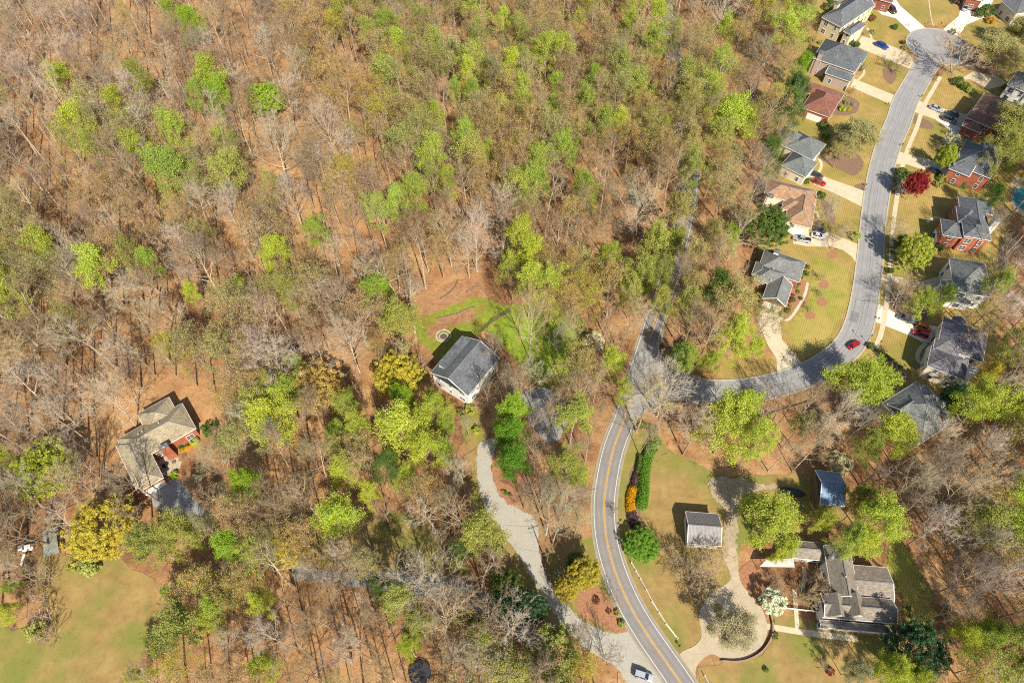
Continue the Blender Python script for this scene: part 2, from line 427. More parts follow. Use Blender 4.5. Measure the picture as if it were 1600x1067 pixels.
# warm, open litter where the photo has it
warm = np.zeros(GX.shape)
for (x, y, r, s) in [(60,150,70,.35),(200,80,80,.35),(400,140,80,.4),(330,380,50,.4),(150,330,60,.35),(520,420,40,.5),(60,640,50,.4),(420,780,50,.4),(620,120,60,.5),(300,60,60,.5),(480,260,70,.8),(560,300,60,.6),(250,20,60,.5),(300,640,40,.9),(330,680,30,.6),(150,120,60,.6),(220,640,30,.8),(450,750,50,.5),(430,700,40,.5),(1240,720,25,.9),(700,455,30,.9),(1500,760,40,.3),(1230,150,14,.8),(380,1000,50,.8),(520,1010,50,.8),(1150,260,20,.8),(1130,260,20,.6),(100,900,20,.6),(300,250,50,.6)]:
    c = P(x, y); warm += s*np.exp(-((GX-c.x)**2+(GY-c.y)**2)/(2*(r*mpp(x, y))**2))
nv = GX.size; nx, ny = len(ax), len(ay)
hz = NR.normal(0, .02, GX.shape)
hz[(np.abs(GX) > 300) | (GY > 300)] = 0
hz -= .05
hz *= 1 - np.clip(zr*2, 0, 1)*.5
co = np.stack([GX.ravel(), GY.ravel(), hz.ravel()], 1)
i = np.arange(nv).reshape(ny, nx)
fc = np.stack([i[:-1, :-1].ravel(), i[:-1, 1:].ravel(), i[1:, 1:].ravel(), i[1:, :-1].ravel()], 1)
def ground_mat():
    m, t, b = new_mat('forest_floor'); v = coords(t)
    at = t.nodes.new('ShaderNodeAttribute'); at.attribute_name = 'zone'
    sp = t.nodes.new('ShaderNodeSeparateColor'); t.links.new(at.outputs['Color'], sp.inputs[0])
    n1 = noise(t, .09, 5, .6, v); n2 = noise(t, .8, 6, .7, v); n3 = noise(t, 6.0, 4, .8, v)
    base = ramp(t, n1, [(.30, (.20, .10, .045)), (.5, (.36, .195, .085)), (.70, (.50, .31, .145))])
    warmc = ramp(t, n2, [(.3, (.35, .17, .065)), (.7, (.58, .35, .16))])
    x = mix(t, at.outputs['Alpha'], base, warmc)
    x = mix(t, ramp(t, noise(t, .35, 6, .7, v), [(.55, (0,)*3), (.75, (.5,)*3)]), x, (.22, .19, .07))
    x = mix(t, ramp(t, n2, [(.52, (0,)*3), (.72, (.65,)*3)]), x, (.17, .085, .055))
    # edge noise so that the zones meet unevenly
    def zone(sock, col, x, lo=.35, hi=.6):
        a = N(t, 'ShaderNodeMath', operation='MULTIPLY_ADD'); t.links.new(n2, a.inputs[0]); a.inputs[1].default_value = .6; 
        s = N(t, 'ShaderNodeMath', operation='SUBTRACT'); t.links.new(sock, s.inputs[0]); s.inputs[1].default_value = .3
        t.links.new(s.outputs[0], a.inputs[2])
        return mix(t, ramp(t, a.outputs[0], [(lo, (0,)*3), (hi, (1,)*3)]), x, col)
    tan_ = ramp(t, n2, [(.3, (.30, .19, .06)), (.7, (.45, .31, .11))])
    grn = ramp(t, n2, [(.3, (.14, .19, .02)), (.7, (.29, .32, .04))])
    x = zone(sp.outputs[0], tan_, x); x = zone(sp.outputs[1], grn, x)
    x = zone(sp.outputs[2], ramp(t, n2, [(.3, (.24, .12, .06)), (.7, (.44, .25, .13))]), x)
    g = ramp(t, n3, [(.25, (.5,)*3), (.75, (1.4,)*3)])
    x = mix(t, 1.0, x, ramp(t, noise(t, .045, 6, .7, v), [(.3, (.72, .66, .62)), (.5, (1, 1, 1)), (.7, (1.14, 1.12, 1.05))]), 'MULTIPLY')
    x = mix(t, ramp(t, noise(t, .28, 7, .75, v), [(.5, (0,)*3), (.62, (.5,)*3)]), x, (.30, .115, .05))
    x = mix(t, ramp(t, noise(t, 1.7, 5, .8, v), [(.56, (0,)*3), (.66, (.7,)*3)]), x, (.11, .07, .045))
    x = mix(t, 1.0, x, g, 'MULTIPLY')
    t.links.new(x, b.inputs['Base Color']); b.inputs['Roughness'].default_value = .95
    bump(t, b, noise(t, 5, 6, .85, v), .9, .18)
    return m
gm = mesh_np('ground', co, fc, [ground_mat()])
ca = gm.color_attributes.new('zone', 'FLOAT_COLOR', 'POINT')
ca.data.foreach_set('color', np.stack([np.maximum(zt, zr*.45).ravel(), zg.ravel(), zd.ravel(), np.clip(warm, 0, 1).ravel()], 1).astype(np.float32).ravel())
tag(ob('ground', gm), kind='structure')

# ---- lawns, beds, drives, roads
def lawn_mat(name, lo, hi, stripe=None, patch=None):
    m, t, b = new_mat(name); v = coords(t)
    x = ramp(t, noise(t, .22, 6, .65, v), [(.3, lo), (.7, hi)])
    if patch: x = mix(t, ramp(t, noise(t, .07, 4, .6, v), [(.45, (0,)*3), (.62, (1,)*3)]), x, patch)
    x = mix(t, ramp(t, noise(t, .6, 6, .7, v), [(.5, (0,)*3), (.8, (.55,)*3)]), x, tuple(c*.55 for c in lo))
    if stripe:
        w = t.nodes.new('ShaderNodeTexWave'); w.inputs['Scale'].default_value = .55; w.inputs['Distortion'].default_value = .8
        mp = t.nodes.new('ShaderNodeMapping'); mp.inputs['Rotation'].default_value = (0, 0, radians(stripe)); t.links.new(v, mp.inputs[0]); t.links.new(mp.outputs[0], w.inputs[0])
        x = mix(t, 1.0, x, ramp(t, w.outputs['Fac'], [(.3, (.90,)*3), (.7, (1.08,)*3)]), 'MULTIPLY')
    x = mix(t, 1.0, x, ramp(t, noise(t, 7, 3, .8, v), [(.3, (.75,)*3), (.7, (1.2,)*3)]), 'MULTIPLY')
    t.links.new(x, b.inputs['Base Color']); b.inputs['Roughness'].default_value = .95
    bump(t, b, noise(t, 9, 3, .8, v), .5, .06); return m
M['lawn_tan'] = lawn_mat('dormant_lawn', (.27, .18, .055), (.39, .27, .085), 25, (.24, .20, .045))
M['lawn_wild'] = lawn_mat('rough_pasture', (.23, .15, .052), (.345, .235, .085), None, (.18, .185, .038))
M['green_patch'] = lawn_mat('greener_lawn', (.19, .20, .03), (.31, .29, .055), 25, (.36, .27, .075))
M['lawn_green'] = lawn_mat('green_lawn', (.12, .19, .012), (.27, .33, .03))
LI = 0
for k, p in enumerate(LAWN_T):
    sheet('lawn', jitter(pw(p), .7, .22, k), .004 + .004*(k % 3), M['lawn_wild'] if k in (0, 1, 2, 3, 4, 8, 9) else M['lawn_tan'])
for k, p in enumerate(LAWN_G):
    if k == 0: continue
    sheet('lawn', jitter(pw(p), .7, .7, k+50), .018, M['green_patch'])
sheet('lawn', jitter(pw([(775,502),(802,494),(845,490),(890,508),(912,545),(900,578),(876,594),(848,598),(822,568),(800,548),(782,528)]), .6, .9, 60), .018, M['lawn_green'])
0 and sheet('lawn', jitter(pw([(655,497),(700,478),(744,463),(758,470),(745,480),(700,490),(664,507)]), .6, .35, 61), .018, M['lawn_green'])
0 and sheet('lawn', jitter(pw([(668,535),(690,512),(735,503),(752,512),(735,522),(700,552),(680,562)]), .6, .35, 62), .018, M['lawn_green'])
M['green_patch'] = lawn_mat('greener_lawn', (.21, .21, .035), (.32, .28, .06), 25, (.36, .27, .075))
for k, p in enumerate([[(1270,400),(1300,405),(1325,425),(1325,470),(1300,520),(1270,548),(1245,545),(1232,510),(1262,470),(1270,430)], [(1386,395),(1440,410),(1452,440),(1400,432),(1384,425)]]):
    sheet('lawn', jitter(pw(p), .7, .35, k+70), .0185, M['green_patch'])
M['mulch_red'] = simple('red_pine_straw', (.40, .195, .10), .95, .5, 2.5, .6)
M['mulch_brown'] = simple('brown_mulch', (.25, .155, .10), .95, .45, 2.5, .6)
M['dirt'] = simple('red_clay', (.50, .28, .15), .95, .45, 1.0, .6, c2=(.30, .15, .09))
for k, (p, kd) in enumerate(BEDS):
    if kd in ('none', 'dirt'): continue
    q = catmull(pw(p), 4, True)
    sheet('planting_bed' if kd != 'dirt' else 'bare_clay', jitter(q, .5, .22, k+90), .026 + .001*(k % 5), M['mulch_red'] if kd == 'red' else M['mulch_brown'] if kd == 'brown' else M['dirt'])
def conc(name, c, crack=.25):
    m, t, b = new_mat(name); v = coords(t)
    x = ramp(t, noise(t, .5, 6, .65, v), [(.3, tuple(a*.78 for a in c)), (.7, c)])
    vo = t.nodes.new('ShaderNodeTexVoronoi'); vo.feature = 'DISTANCE_TO_EDGE'; vo.inputs['Scale'].default_value = crack; t.links.new(v, vo.inputs['Vector'])
    x = mix(t, ramp(t, vo.outputs['Distance'], [(0, (.35,)*3), (.02, (0,)*3)]), x, tuple(a*.45 for a in c))
    x = mix(t, 1.0, x, ramp(t, noise(t, 5, 4, .8, v), [(.3, (.85,)*3), (.7, (1.1,)*3)]), 'MULTIPLY')
    t.links.new(x, b.inputs['Base Color']); b.inputs['Roughness'].default_value = .9; return m
M['c_white'] = conc('pale_concrete', (.80, .72, .58)); M['c_grey'] = conc('aged_concrete', (.60, .49, .33)); M['c_tan'] = conc('tan_concrete', (.46, .38, .26), .4)
zc = .034
for nm, mt in (('white', 'c_white'), ('concrete', 'c_grey'), ('tan', 'c_tan')):
    for p in DRIVES[nm]:
        q = pw(p)
        if nm == 'tan': q = catmull(q, 4, True)
        sheet('driveway', q, zc, M[mt], .05); zc += .0007
for k, (p, w) in enumerate(WALKS):
    l = catmull(pw(p), 4); tag(ribbon_parts(l, -w/2, w/2, -.02, .052+.0006*k).build('walkway', M['c_grey']), kind='structure')
def asph(name, c, spec=.25):
    m, t, b = new_mat(name); v = coords(t)
    x = ramp(t, noise(t, .25, 6, .7, v), [(.3, tuple(a*.82 for a in c)), (.7, tuple(a*1.12 for a in c))])
    x = mix(t, 1.0, x, ramp(t, noise(t, 12, 3, .8, v), [(.3, (.72,)*3), (.7, (1.25,)*3)]), 'MULTIPLY')
    vo = t.nodes.new('ShaderNodeTexVoronoi'); vo.feature = 'DISTANCE_TO_EDGE'; vo.inputs['Scale'].default_value = .35
    di = mix(t, .12, v, N(t, 'ShaderNodeTexNoise').outputs[1], 'LINEAR_LIGHT'); t.links.new(di, vo.inputs['Vector'])
    x = mix(t, ramp(t, vo.outputs['Distance'], [(0, (.5,)*3), (.015, (0,)*3)]), x, tuple(a*.5 for a in c))
    at = t.nodes.new('ShaderNodeAttribute'); at.attribute_name = 'wear'; wf = mix(t, 1.0, at.outputs['Color'], ramp(t, noise(t, .5, 4, .7, v), [(.3, (.2,)*3), (.7, (.75,)*3)]), 'MULTIPLY')
    x = mix(t, wf, x, tuple(a*.72 for a in c))
    t.links.new(x, b.inputs['Base Color']); b.inputs['Roughness'].default_value = .9; bump(t, b, noise(t, 20, 2, .8, v), .3, .02); return m
M['asphalt'] = asph('main_road_asphalt', (.235, .215, .20)); M['asphalt2'] = asph('street_asphalt', (.285, .275, .265)); M['asphalt3'] = asph('drive_asphalt', (.27, .26, .25))
def gravel_mat():
    m, t, b = new_mat('pale_gravel'); v = coords(t)
    x = ramp(t, noise(t, 6, 6, .85, v), [(.3, (.22, .19, .145)), (.55, (.40, .375, .32)), (.75, (.53, .50, .43))])
    x = mix(t, ramp(t, noise(t, .35, 5, .7, v), [(.5, (0,)*3), (.75, (.6,)*3)]), x, (.33, .26, .15))
    t.links.new(x, b.inputs['Base Color']); b.inputs['Roughness'].default_value = .95; bump(t, b, noise(t, 8, 4, .9, v), .9, .08); return m
M['gravel'] = gravel_mat(); M['gravel2'] = simple('worn_sandy_drive', (.40, .32, .21), .95, .4, 1.2, .5)
for k, p in enumerate(GRAVEL): sheet('gravel_drive' if k == 0 else 'paved_drive', jitter(catmull(pw(p), 4, True), .5, .28, k+200), .030+.001*k, M['gravel'] if k == 0 else M['asphalt3'])
sheet('gravel_drive', jitter(catmull(pw([(1106,750),(1128,745),(1160,748),(1185,756),(1215,757),(1216,762),(1185,765),(1166,770),(1156,788),(1152,820),(1150,862),(1130,866),(1132,830),(1134,795),(1118,780),(1108,766)]), 4, True), .5, .45, 230), .0335, M['gravel2'])
for k, p in enumerate(PAVED_BLUE): sheet('paved_drive', jitter(pw(p), .8, .1, k+300), .034+.002*k, M['asphalt3'])
def road(name, line, wid, z, mat, tracks):
    offs = sorted(set([-1, 1]+[t_+d for t_ in tracks for d in (-.14, 0, .14)])); n = len(line); vs = []; wr = []
    for o in offs:
        A = offset(line, (lambda i: o*wid(i)) if callable(wid) else o*wid)
        for (x, y) in A: vs.append((x, y, z)); wr.append(1.0 if o in tracks else 0.0)
    fs = [(k*n+i, k*n+i+1, (k+1)*n+i+1, (k+1)*n+i) for k in range(len(offs)-1) for i in range(n-1)]
    me = bpy.data.meshes.new(name); me.from_pydata(vs, [], fs); me.materials.append(mat); me.update()
    a = me.color_attributes.new('wear', 'FLOAT_COLOR', 'POINT')
    for i, w in enumerate(wr): a.data[i].color = (w, w, w, 1)
    tag(ob(name, me), kind='structure')
road('main_road', MAIN, 2.7, .060, M['asphalt'], [-.66, -.26, .26, .66])
tag(ribbon_parts(MAIN, -3.1, 3.1, .0495).build('road_shoulder', conc('gravel_shoulder', (.34, .28, .19))), kind='structure')
n = len(STREET)
road('street', STREET, lambda i: STREET[min(i, n-1)][2]/2, .064, M['asphalt2'], [-.6, -.2, .25, .62])
M['seal'] = simple('crack_sealant', (.05, .05, .052), .6, .2, 2)
def seal(line, d, w, z):
    l = [(x+R.uniform(-.07, .07), y+R.uniform(-.07, .07)) for x, y in offset(line, d)]
    if len(l) > 2: tag(ribbon_parts(l, -w/2, w/2, z).build('crack_seal', M['seal']), kind='structure')
seal(STREET[:112], .05, .07, .0665)
for a_, b_, d_ in ((20, 34, 1.6), (40, 52, -1.9), (60, 78, 1.2), (84, 99, -1.0), (70, 80, -2.2)): seal(STREET[a_:b_], d_, .06, .067)
M['patch'] = simple('patched_asphalt', (.21, .205, .20), .9, .2, 1)
for a_, b_, d0_, d1_ in ((46, 49, .4, 2.6), (74, 78, -2.8, -.6), (92, 94, .3, 2.4)): tag(ribbon_parts([q[:2] for q in STREET[a_:b_]], d0_, d1_, .0655).build('road_patch', M['patch']), kind='structure')
for a_, b_, d0_, d1_ in ((30, 33, .5, 2.1), (52, 55, -2.1, -.4), (62, 64, .4, 2.2)): tag(ribbon_parts([q[:2] for q in MAIN[a_:b_]], d0_, d1_, .0615).build('road_patch', M['patch']), kind='structure')
mb = MB(); c0 = CUL
ring = [(c0[0]+CULR*cos(a), c0[1]+CULR*sin(a)) for a in np.linspace(0, 2*pi, 49)[:-1]]
sheet('turning_circle', ring, .068, M['asphalt2'])
sheet('road_junction', catmull(pw([(993,560),(1010,548),(1026,545),(1036,565),(1060,582),(1090,594),(1092,628),(1062,626),(1030,628),(1000,650),(985,652),(980,630)]), 4, True), .072, M['asphalt2'])
# markings
yel = simple('yellow_road_paint', (.72, .38, .03), .7, .35, 3); wht = simple('white_road_paint', (.74, .71, .62), .7, .3, 3)
def arc(line, y0, y1):
    "part of a line between two photo rows"
    return [q for q in line if y1 <= pix(q[0], q[1])[1] <= y0]
def paint(line, d, w, m):
    if len(line) > 1: tag(ribbon_parts(line, d-w/2, d+w/2, .078).build('road_marking', m), kind='structure')
for (a, b) in ((1130, 622), (532, -80)):
    l = arc(MAIN, a, b)
    for d in (-.10, .10): paint(l, d, .11, yel)
for d in (-2.28, 2.28):
    if d > 0: paint(arc(MAIN, 1130, -80), d, .11, wht)
    else:
        paint(arc(MAIN, 1130, 648), d, .11, wht); paint(arc(MAIN, 540, -80), d, .11, wht)
# kerbs and sidewalk
def kerb(line, d, w=.42, z=.15, name='kerb'):
    if len(line) > 1: tag(ribbon_parts(line, d, d+w, -.02, z).build(name, M['kerb']), kind='structure')
sl_ = STREET
hw = lambda s, k=0: (lambda i: s*(sl_[min(i, n-1)][2]/2 + k))
for s in (1, -1):
    ln = offset(sl_, hw(s))
    ln = [q for q in ln if (math.hypot(q[0]-c0[0], q[1]-c0[1]) > CULR+.2)]
    ln = [q for q in ln if pix(*q)[0] > 1095]
    kerb(ln, 0, .4*s)
cr = [(c0[0]+CULR*cos(a), c0[1]+CULR*sin(a)) for a in np.linspace(0, 2*pi, 73)]
cr = [q for q in cr if min(math.hypot(q[0]-s[0], q[1]-s[1]) for s in sl_) > 4.0 or q[1] > c0[1]]
k0 = max(range(len(cr)), key=lambda i: math.hypot(cr[i][0]-cr[i-1][0], cr[i][1]-cr[i-1][1])); cr = cr[k0:] + cr[:k0]
kerb(cr, 0, -.4)
kerb(catmull(pw([(1037,500),(1029,525),(1028,545),(1036,563),(1060,580),(1095,592)]), 4), 0, .35)
sw = [(q[0], q[1]) for q in offset(sl_, lambda i: (sl_[min(i, n-1)][2]/2 + 2.3))]
sw = [q for q in sw if 120 < pix(*q)[1] < 548]
mb = ribbon_parts(sw, -.65, .65, -.02, .0585); tag(mb.build('sidewalk', M['c_grey']), kind='structure')
# ------------------------------------------------------------------ trees
def tubes(p0, p1, r0, r1, n):
    "numpy prisms"
    p0, p1 = np.asarray(p0, float), np.asarray(p1, float); k = len(p0)
    d = p1-p0; d /= np.linalg.norm(d, axis=1, keepdims=True)+1e-9
    up = np.where(np.abs(d[:, 2:3]) < .9, np.array([[0, 0, 1.]]), np.array([[1., 0, 0]]))
    x = np.cross(d, up); x /= np.linalg.norm(x, axis=1, keepdims=True)+1e-9; y = np.cross(x, d)
    r0 = np.asarray(r0)[:, None]; r1 = np.asarray(r1)[:, None]
    vs = []
    for P_, r in ((p0, r0), (p1, r1)):
        for i in range(n):
            a = 2*pi*i/n; vs.append(P_+(x*cos(a)+y*sin(a))*r)
    v = np.stack(vs, 1).reshape(-1, 3)
    b = np.arange(k)[:, None]*2*n
    f = np.concatenate([b+np.array([i, (i+1) % n, n+(i+1) % n, n+i]) for i in range(n)])
    return v, f
def spikes(p0, p1, r0):
    "three-sided thin pyramids"
    p0, p1 = np.asarray(p0, float), np.asarray(p1, float); k = len(p0)
    d = p1-p0; d /= np.linalg.norm(d, axis=1, keepdims=True)+1e-9
    up = np.where(np.abs(d[:, 2:3]) < .9, np.array([[0, 0, 1.]]), np.array([[1., 0, 0]]))
    x = np.cross(d, up); x /= np.linalg.norm(x, axis=1, keepdims=True)+1e-9; y = np.cross(x, d); r = np.asarray(r0)[:, None]
    vs = [p0+(x*cos(a)+y*sin(a))*r for a in (0, 2.09, 4.19)]+[p1]
    v = np.stack(vs, 1).reshape(-1, 3); b = np.arange(k)[:, None]*4
    f = np.concatenate([b+np.array(q) for q in ((0, 1, 3), (1, 2, 3), (2, 0, 3))])
    return v, f
def leaves(c, size, rs, flat=.5, out=None):
    "diamond leaves at c"
    k = len(c); n = rs.normal(size=(k, 3)); n[:, 2] = np.abs(n[:, 2])+flat
    if out is not None: n = n*.6+out
    n /= np.linalg.norm(n, axis=1, keepdims=True)
    t = rs.normal(size=(k, 3)); x = np.cross(n, t); x /= np.linalg.norm(x, axis=1, keepdims=True)+1e-9; y = np.cross(n, x)
    s = (size*rs.uniform(.6, 1.3, k))[:, None]
    v = np.stack([c-x*s, c-y*s*.62, c+x*s, c+y*s*.62], 1).reshape(-1, 3)
    f = np.arange(k)[:, None]*4+np.array([0, 1, 2, 3]); return v, f
def join(parts):
    V, F4, F3, m4, m3 = [], [], [], [], []; b = 0
    for v, f, m in parts:
        V.append(v)
        if f.shape[1] == 4: F4.append(f+b); m4.append(np.full(len(f), m))
        else: F3.append(f+b); m3.append(np.full(len(f), m))
        b += len(v)
    F = []; mi = []
    if F4: F.append(np.concatenate(F4)); mi.append(np.concatenate(m4))
    if F3: F.append(np.concatenate(F3)); mi.append(np.concatenate(m3))
    return np.concatenate(V), F, np.concatenate(mi)

def skeleton(seed, h, spread=.5, clear=.4, limbs=13, sub=5, twg=6, tw2=3, fork=False, multi=1, droop=0., upw=.35):
    """a broadleaf tree grown branch by branch; lists of (p0,p1,r0,r1) by level and of twigs"""
    r = random.Random(seed); seg = {0: [], 1: [], 2: []}; tw = []; tips = []
    def vec(d, ang, az):
        d = d.normalized(); a = Vector((0, 0, 1)) if abs(d.z) < .9 else Vector((1, 0, 0))
        x = d.cross(a).normalized(); y = x.cross(d)
        return (d*cos(ang)+(x*cos(az)+y*sin(az))*sin(ang)).normalized()
    def grow(p, d, L, r0, lev, n, wob, up):
        pts = [(p.copy(), r0, d.copy())]
        for i in range(n):
            d = (d+Vector((r.gauss(0, wob), r.gauss(0, wob), r.gauss(0, wob)+up))).normalized()
            q = p+d*(L/n); t = (i+1)/n; r1 = r0*(1-t*.86)
            seg[lev].append((tuple(p), tuple(q), pts[-1][1], r1)); p = q; pts.append((q.copy(), r1, d.copy()))
        return pts
    def at(pts, t):
        k = t*(len(pts)-1); i = min(int(k), len(pts)-2); f = k-i
        return pts[i][0].lerp(pts[i+1][0], f), pts[i][1]*(1-f)+pts[i+1][1]*f, pts[i][2]
    def twigs(pts, L):
        for j in range(twg):
            p, rr, d = at(pts, r.uniform(.25, 1))
            dd = vec(d, r.uniform(.35, .95), r.uniform(0, 6.28)); dd.z += .12-droop; dd.normalize()
            l = L*r.uniform(.25, .5); q = p+dd*l
            tw.append((tuple(p), tuple(q), max(.019, rr*.6)))
            tips.append(tuple(q))
            for k in range(tw2):
                a = p.lerp(q, r.uniform(.3, 1)); d2 = vec(dd, r.uniform(.3, .9), r.uniform(0, 6.28)); d2.z += .1-droop
                b = a+d2*l*r.uniform(.4, .8); tw.append((tuple(a), tuple(b), .016)); tips.append(tuple(b))
    for mt in range(multi):
        az0 = r.uniform(0, 6.28)+mt*6.28/multi
        lean = (.02 if multi == 1 else .30)
        d0 = Vector((cos(az0)*lean, sin(az0)*lean, 1)).normalized()
        hh = h*(1 if mt == 0 else r.uniform(.8, 1)); R0 = .013*h+.02
        if multi > 1: R0 *= .7
        T = grow(Vector((0, 0, -.3)), d0, hh*.93, R0, 0, 9, .035, .02)
        nl = max(4, int(limbs/(1 if multi == 1 else multi*.7)))
        az = r.uniform(0, 6.28)
        for i in range(nl):
            t = clear+(1-clear)*((i+r.uniform(.0, .9))/nl)**.9*.97
            p, rr, d = at(T, min(t, .98)); az += 2.4+r.uniform(-.5, .5)
            u = (t-clear)/(1-clear)
            prof = (.62+.75*u)*(1-u)**.55*1.35+.22          # crown outline
            L = h*spread*prof*r.uniform(.75, 1.15)
            ang = (1.12-.75*u)*r.uniform(.8, 1.15)
            lb = grow(p, vec(d, ang, az), L, max(.045, rr*.62), 1, 5, .13, .085*upw/.35)
            for s in range(sub):
                tt = .22+.78*(s+r.uniform(0, .8))/sub
                q, r2, dd = at(lb, min(tt, .98))
                bl = L*(.62-.35*tt)*r.uniform(.7, 1.2)+.5
                br = grow(q, vec(dd, r.uniform(.45, .95), r.uniform(0, 6.28)), bl, max(.03, r2*.65), 2, 3, .16, .06)
                twigs(br, max(1.2, bl*.75))
            twigs(lb[3:], max(1.3, L*.3))
    return seg, tw, tips

def tree_mesh(name, seed, h, leaf=None, **k):
    seg, tw, tips = skeleton(seed, h, **k)
    rs = np.random.RandomState(seed)
    def arr(s): a = np.array([(*x[0], *x[1]) for x in s]); return a[:, :3], a[:, 3:], [x[2] for x in s], [x[3] for x in s]
    a, b, c, d = arr(seg[0]); v0, f0 = tubes(a, b, c, d, 6)
    a, b, c, d = arr(seg[1]); v1, f1 = tubes(a, b, c, d, 4)
    a, b, c, d = arr(seg[2]); v2, f2 = tubes(a, b, c, d, 3)
    V, F, mi = join([(v0, f0, 0), (v1, f1, 0), (v2, f2, 0)])
    trunk = mesh_np(name+'_trunk', V, F, [M['bark']], mi)
    tw_ = np.array([(*x[0], *x[1], x[2]) for x in tw]); v3, f3 = spikes(tw_[:, :3], tw_[:, 3:6], tw_[:, 6])
    parts = [(v3, f3, 1)]
    T = np.array(tips)
    if leaf:
        per, size, sp = leaf
        c = np.repeat(T, per, 0)+rs.normal(0, sp, (len(T)*per, 3))
        lv, lf = leaves(c, size, rs); parts.append((lv, lf, 0))
        V, F, mi = join(parts); crown = mesh_np(name+'_crown', V, F, [M['leaf'], M['twig2']], mi)
    else:
        V, F, mi = join(parts); crown = mesh_np(name+'_crown', V, F, [M['twig'], M['twig']], mi)
    return trunk, crown, h
M['twig2'] = simple('brown_twig_bark', (.22, .17, .11), .9, .3, 2)

def clump_mesh(name, seed, h, rad, nclump, per, size, bottom=.25, mat='leaf', cone=False, clr=.9, squash=1.0, irregular=.25):
    "dense crown: leaf clumps over an uneven ellipsoid or cone"
    rs = np.random.RandomState(seed)
    hc = h*(1-bottom); z0 = h*bottom; C = []
    while len(C) < nclump:
        a = rs.uniform(0, 2*pi); u = rs.uniform(0, 1)
        if cone: rr = rad*(1-u)**.8*(.75+.3*rs.rand()); z = z0+u*hc; q = (cos(a)*rr, sin(a)*rr, z)
        else:
            w = rs.normal(size=3); w /= np.linalg.norm(w)
            if w[2] < -.55: continue
            k = 1+irregular*(sin(3*a+seed)*.4+rs.uniform(-.6, .4)); k *= rs.uniform(.72, 1)
            q = (w[0]*rad*k, w[1]*rad*k, z0+hc*.5+w[2]*hc*.5*k*squash)
        C.append(q)
    C = np.array(C); cc = np.array([0, 0, z0+hc*.4])
    c = np.repeat(C, per, 0); out = c-cc; out /= np.linalg.norm(out, axis=1, keepdims=True)+1e-9
    w = rs.normal(size=c.shape); w /= np.linalg.norm(w, axis=1, keepdims=True); sgn = np.sign((w*out).sum(1)+.35)[:, None]; w *= sgn
    c = c+w*clr*(rs.rand(len(c), 1)**.4); lv, lf = leaves(c, size, rs, .2, w)
    # limbs
    S0, S1, r0, r1 = [(0, 0, -.2)], [(0, 0, h*.75)], [.013*h+.04], [.05]
    for q in C[::max(1, nclump//24)]:
        zz = max(.15*h, min(q[2]-1, z0+.1*hc)) if not cone else q[2]-.2; S0.append((0, 0, zz)); S1.append(tuple(q)); r0.append(.008*h); r1.append(.02)
    tv, tf = tubes(S0, S1, r0, r1, 5)
    V, F, mi = join([(tv, tf, 0)]); trunk = mesh_np(name+'_trunk', V, F, [M['bark']], mi)
    V, F, mi = join([(lv, lf, 0)]); crown = mesh_np(name+'_crown', V, F, [M[mat]], mi)
    return trunk, crown, h

LIB = {}
def lib(kind, *ms): LIB.setdefault(kind, []).extend(ms)
for s in range(7): lib('bare', tree_mesh('bare_tree', 100+s, 20, None, spread=(.30, .36, .33, .28, .38, .31, .34)[s], clear=(.42, .38, .5, .45, .35, .48, .4)[s], limbs=16, sub=7, twg=9, tw2=4))
for s in range(4): lib('slim', tree_mesh('slender_bare_tree', 140+s, 18, None, spread=.17, clear=.5, limbs=11, sub=5, twg=6, tw2=3))
for s in range(4): lib('tall', tree_mesh('tall_bare_tree', 150+s, 23, None, spread=.2, clear=.6, limbs=10, sub=6, twg=8, tw2=3))
for s in range(4): lib('young', tree_mesh('young_bare_tree', 155+s, 12, None, spread=.16, clear=.4, limbs=8, sub=3, twg=5, tw2=2))
for s in range(3): lib('wide', tree_mesh('spreading_bare_tree', 160+s, 18, None, spread=.52, clear=.28, limbs=18, sub=9, twg=9, tw2=4, upw=.3))
for s in range(3): lib('fan', tree_mesh('fan_shaped_bare_tree', 180+s, 8, None, spread=.38, clear=.22, limbs=14, sub=5, twg=7, tw2=3, multi=3))
for s in range(5): lib('bud', tree_mesh('budding_tree', 200+s, 20, (2, .12, .25), spread=(.32, .36, .30, .38, .34)[s], clear=.42, limbs=15, sub=6, twg=7, tw2=3))
for s in range(5): lib('leafy', tree_mesh('leafing_tree', 300+s, 21, (9, .155, .44), spread=(.25, .29, .27, .24, .3)[s], clear=.45, limbs=14, sub=6, twg=5, tw2=2))
for s in range(4): lib('full', tree_mesh('full_leaf_tree', 400+s, 18, (14, .17, .48), spread=(.36, .40, .34, .42)[s], clear=.3, limbs=16, sub=6, twg=5, tw2=2))
for s in range(3): lib('round', clump_mesh('dense_tree', 500+s, 12, 5.0, 430, 44, .17, .2, clr=.62, irregular=.42))
for s in range(3): lib('pine', clump_mesh('pine_tree', 600+s, 22, 3.8, 110, 75, .21, .5, 'needle', clr=.85, irregular=.5))
for s in range(2): lib('cone', clump_mesh('evergreen_tree', 640+s, 12, 3.4, 200, 60, .19, .06, 'leaf', cone=True, clr=.6))
for s in range(2): lib('blossom', clump_mesh('blossom_tree', 680+s, 5, 2.4, 90, 36, .16, .25, 'petal', clr=.5))
for s in range(4): lib('shrub', clump_mesh('shrub', 700+s, 1.5, 1.0, 40, 26, .12, .0, 'leaf', clr=.32, irregular=.15))
for s in range(3): lib('brush', tree_mesh('bare_shrub', 740+s, 3.2, None, spread=.5, clear=.05, limbs=10, sub=4, twg=5, tw2=2, multi=3))

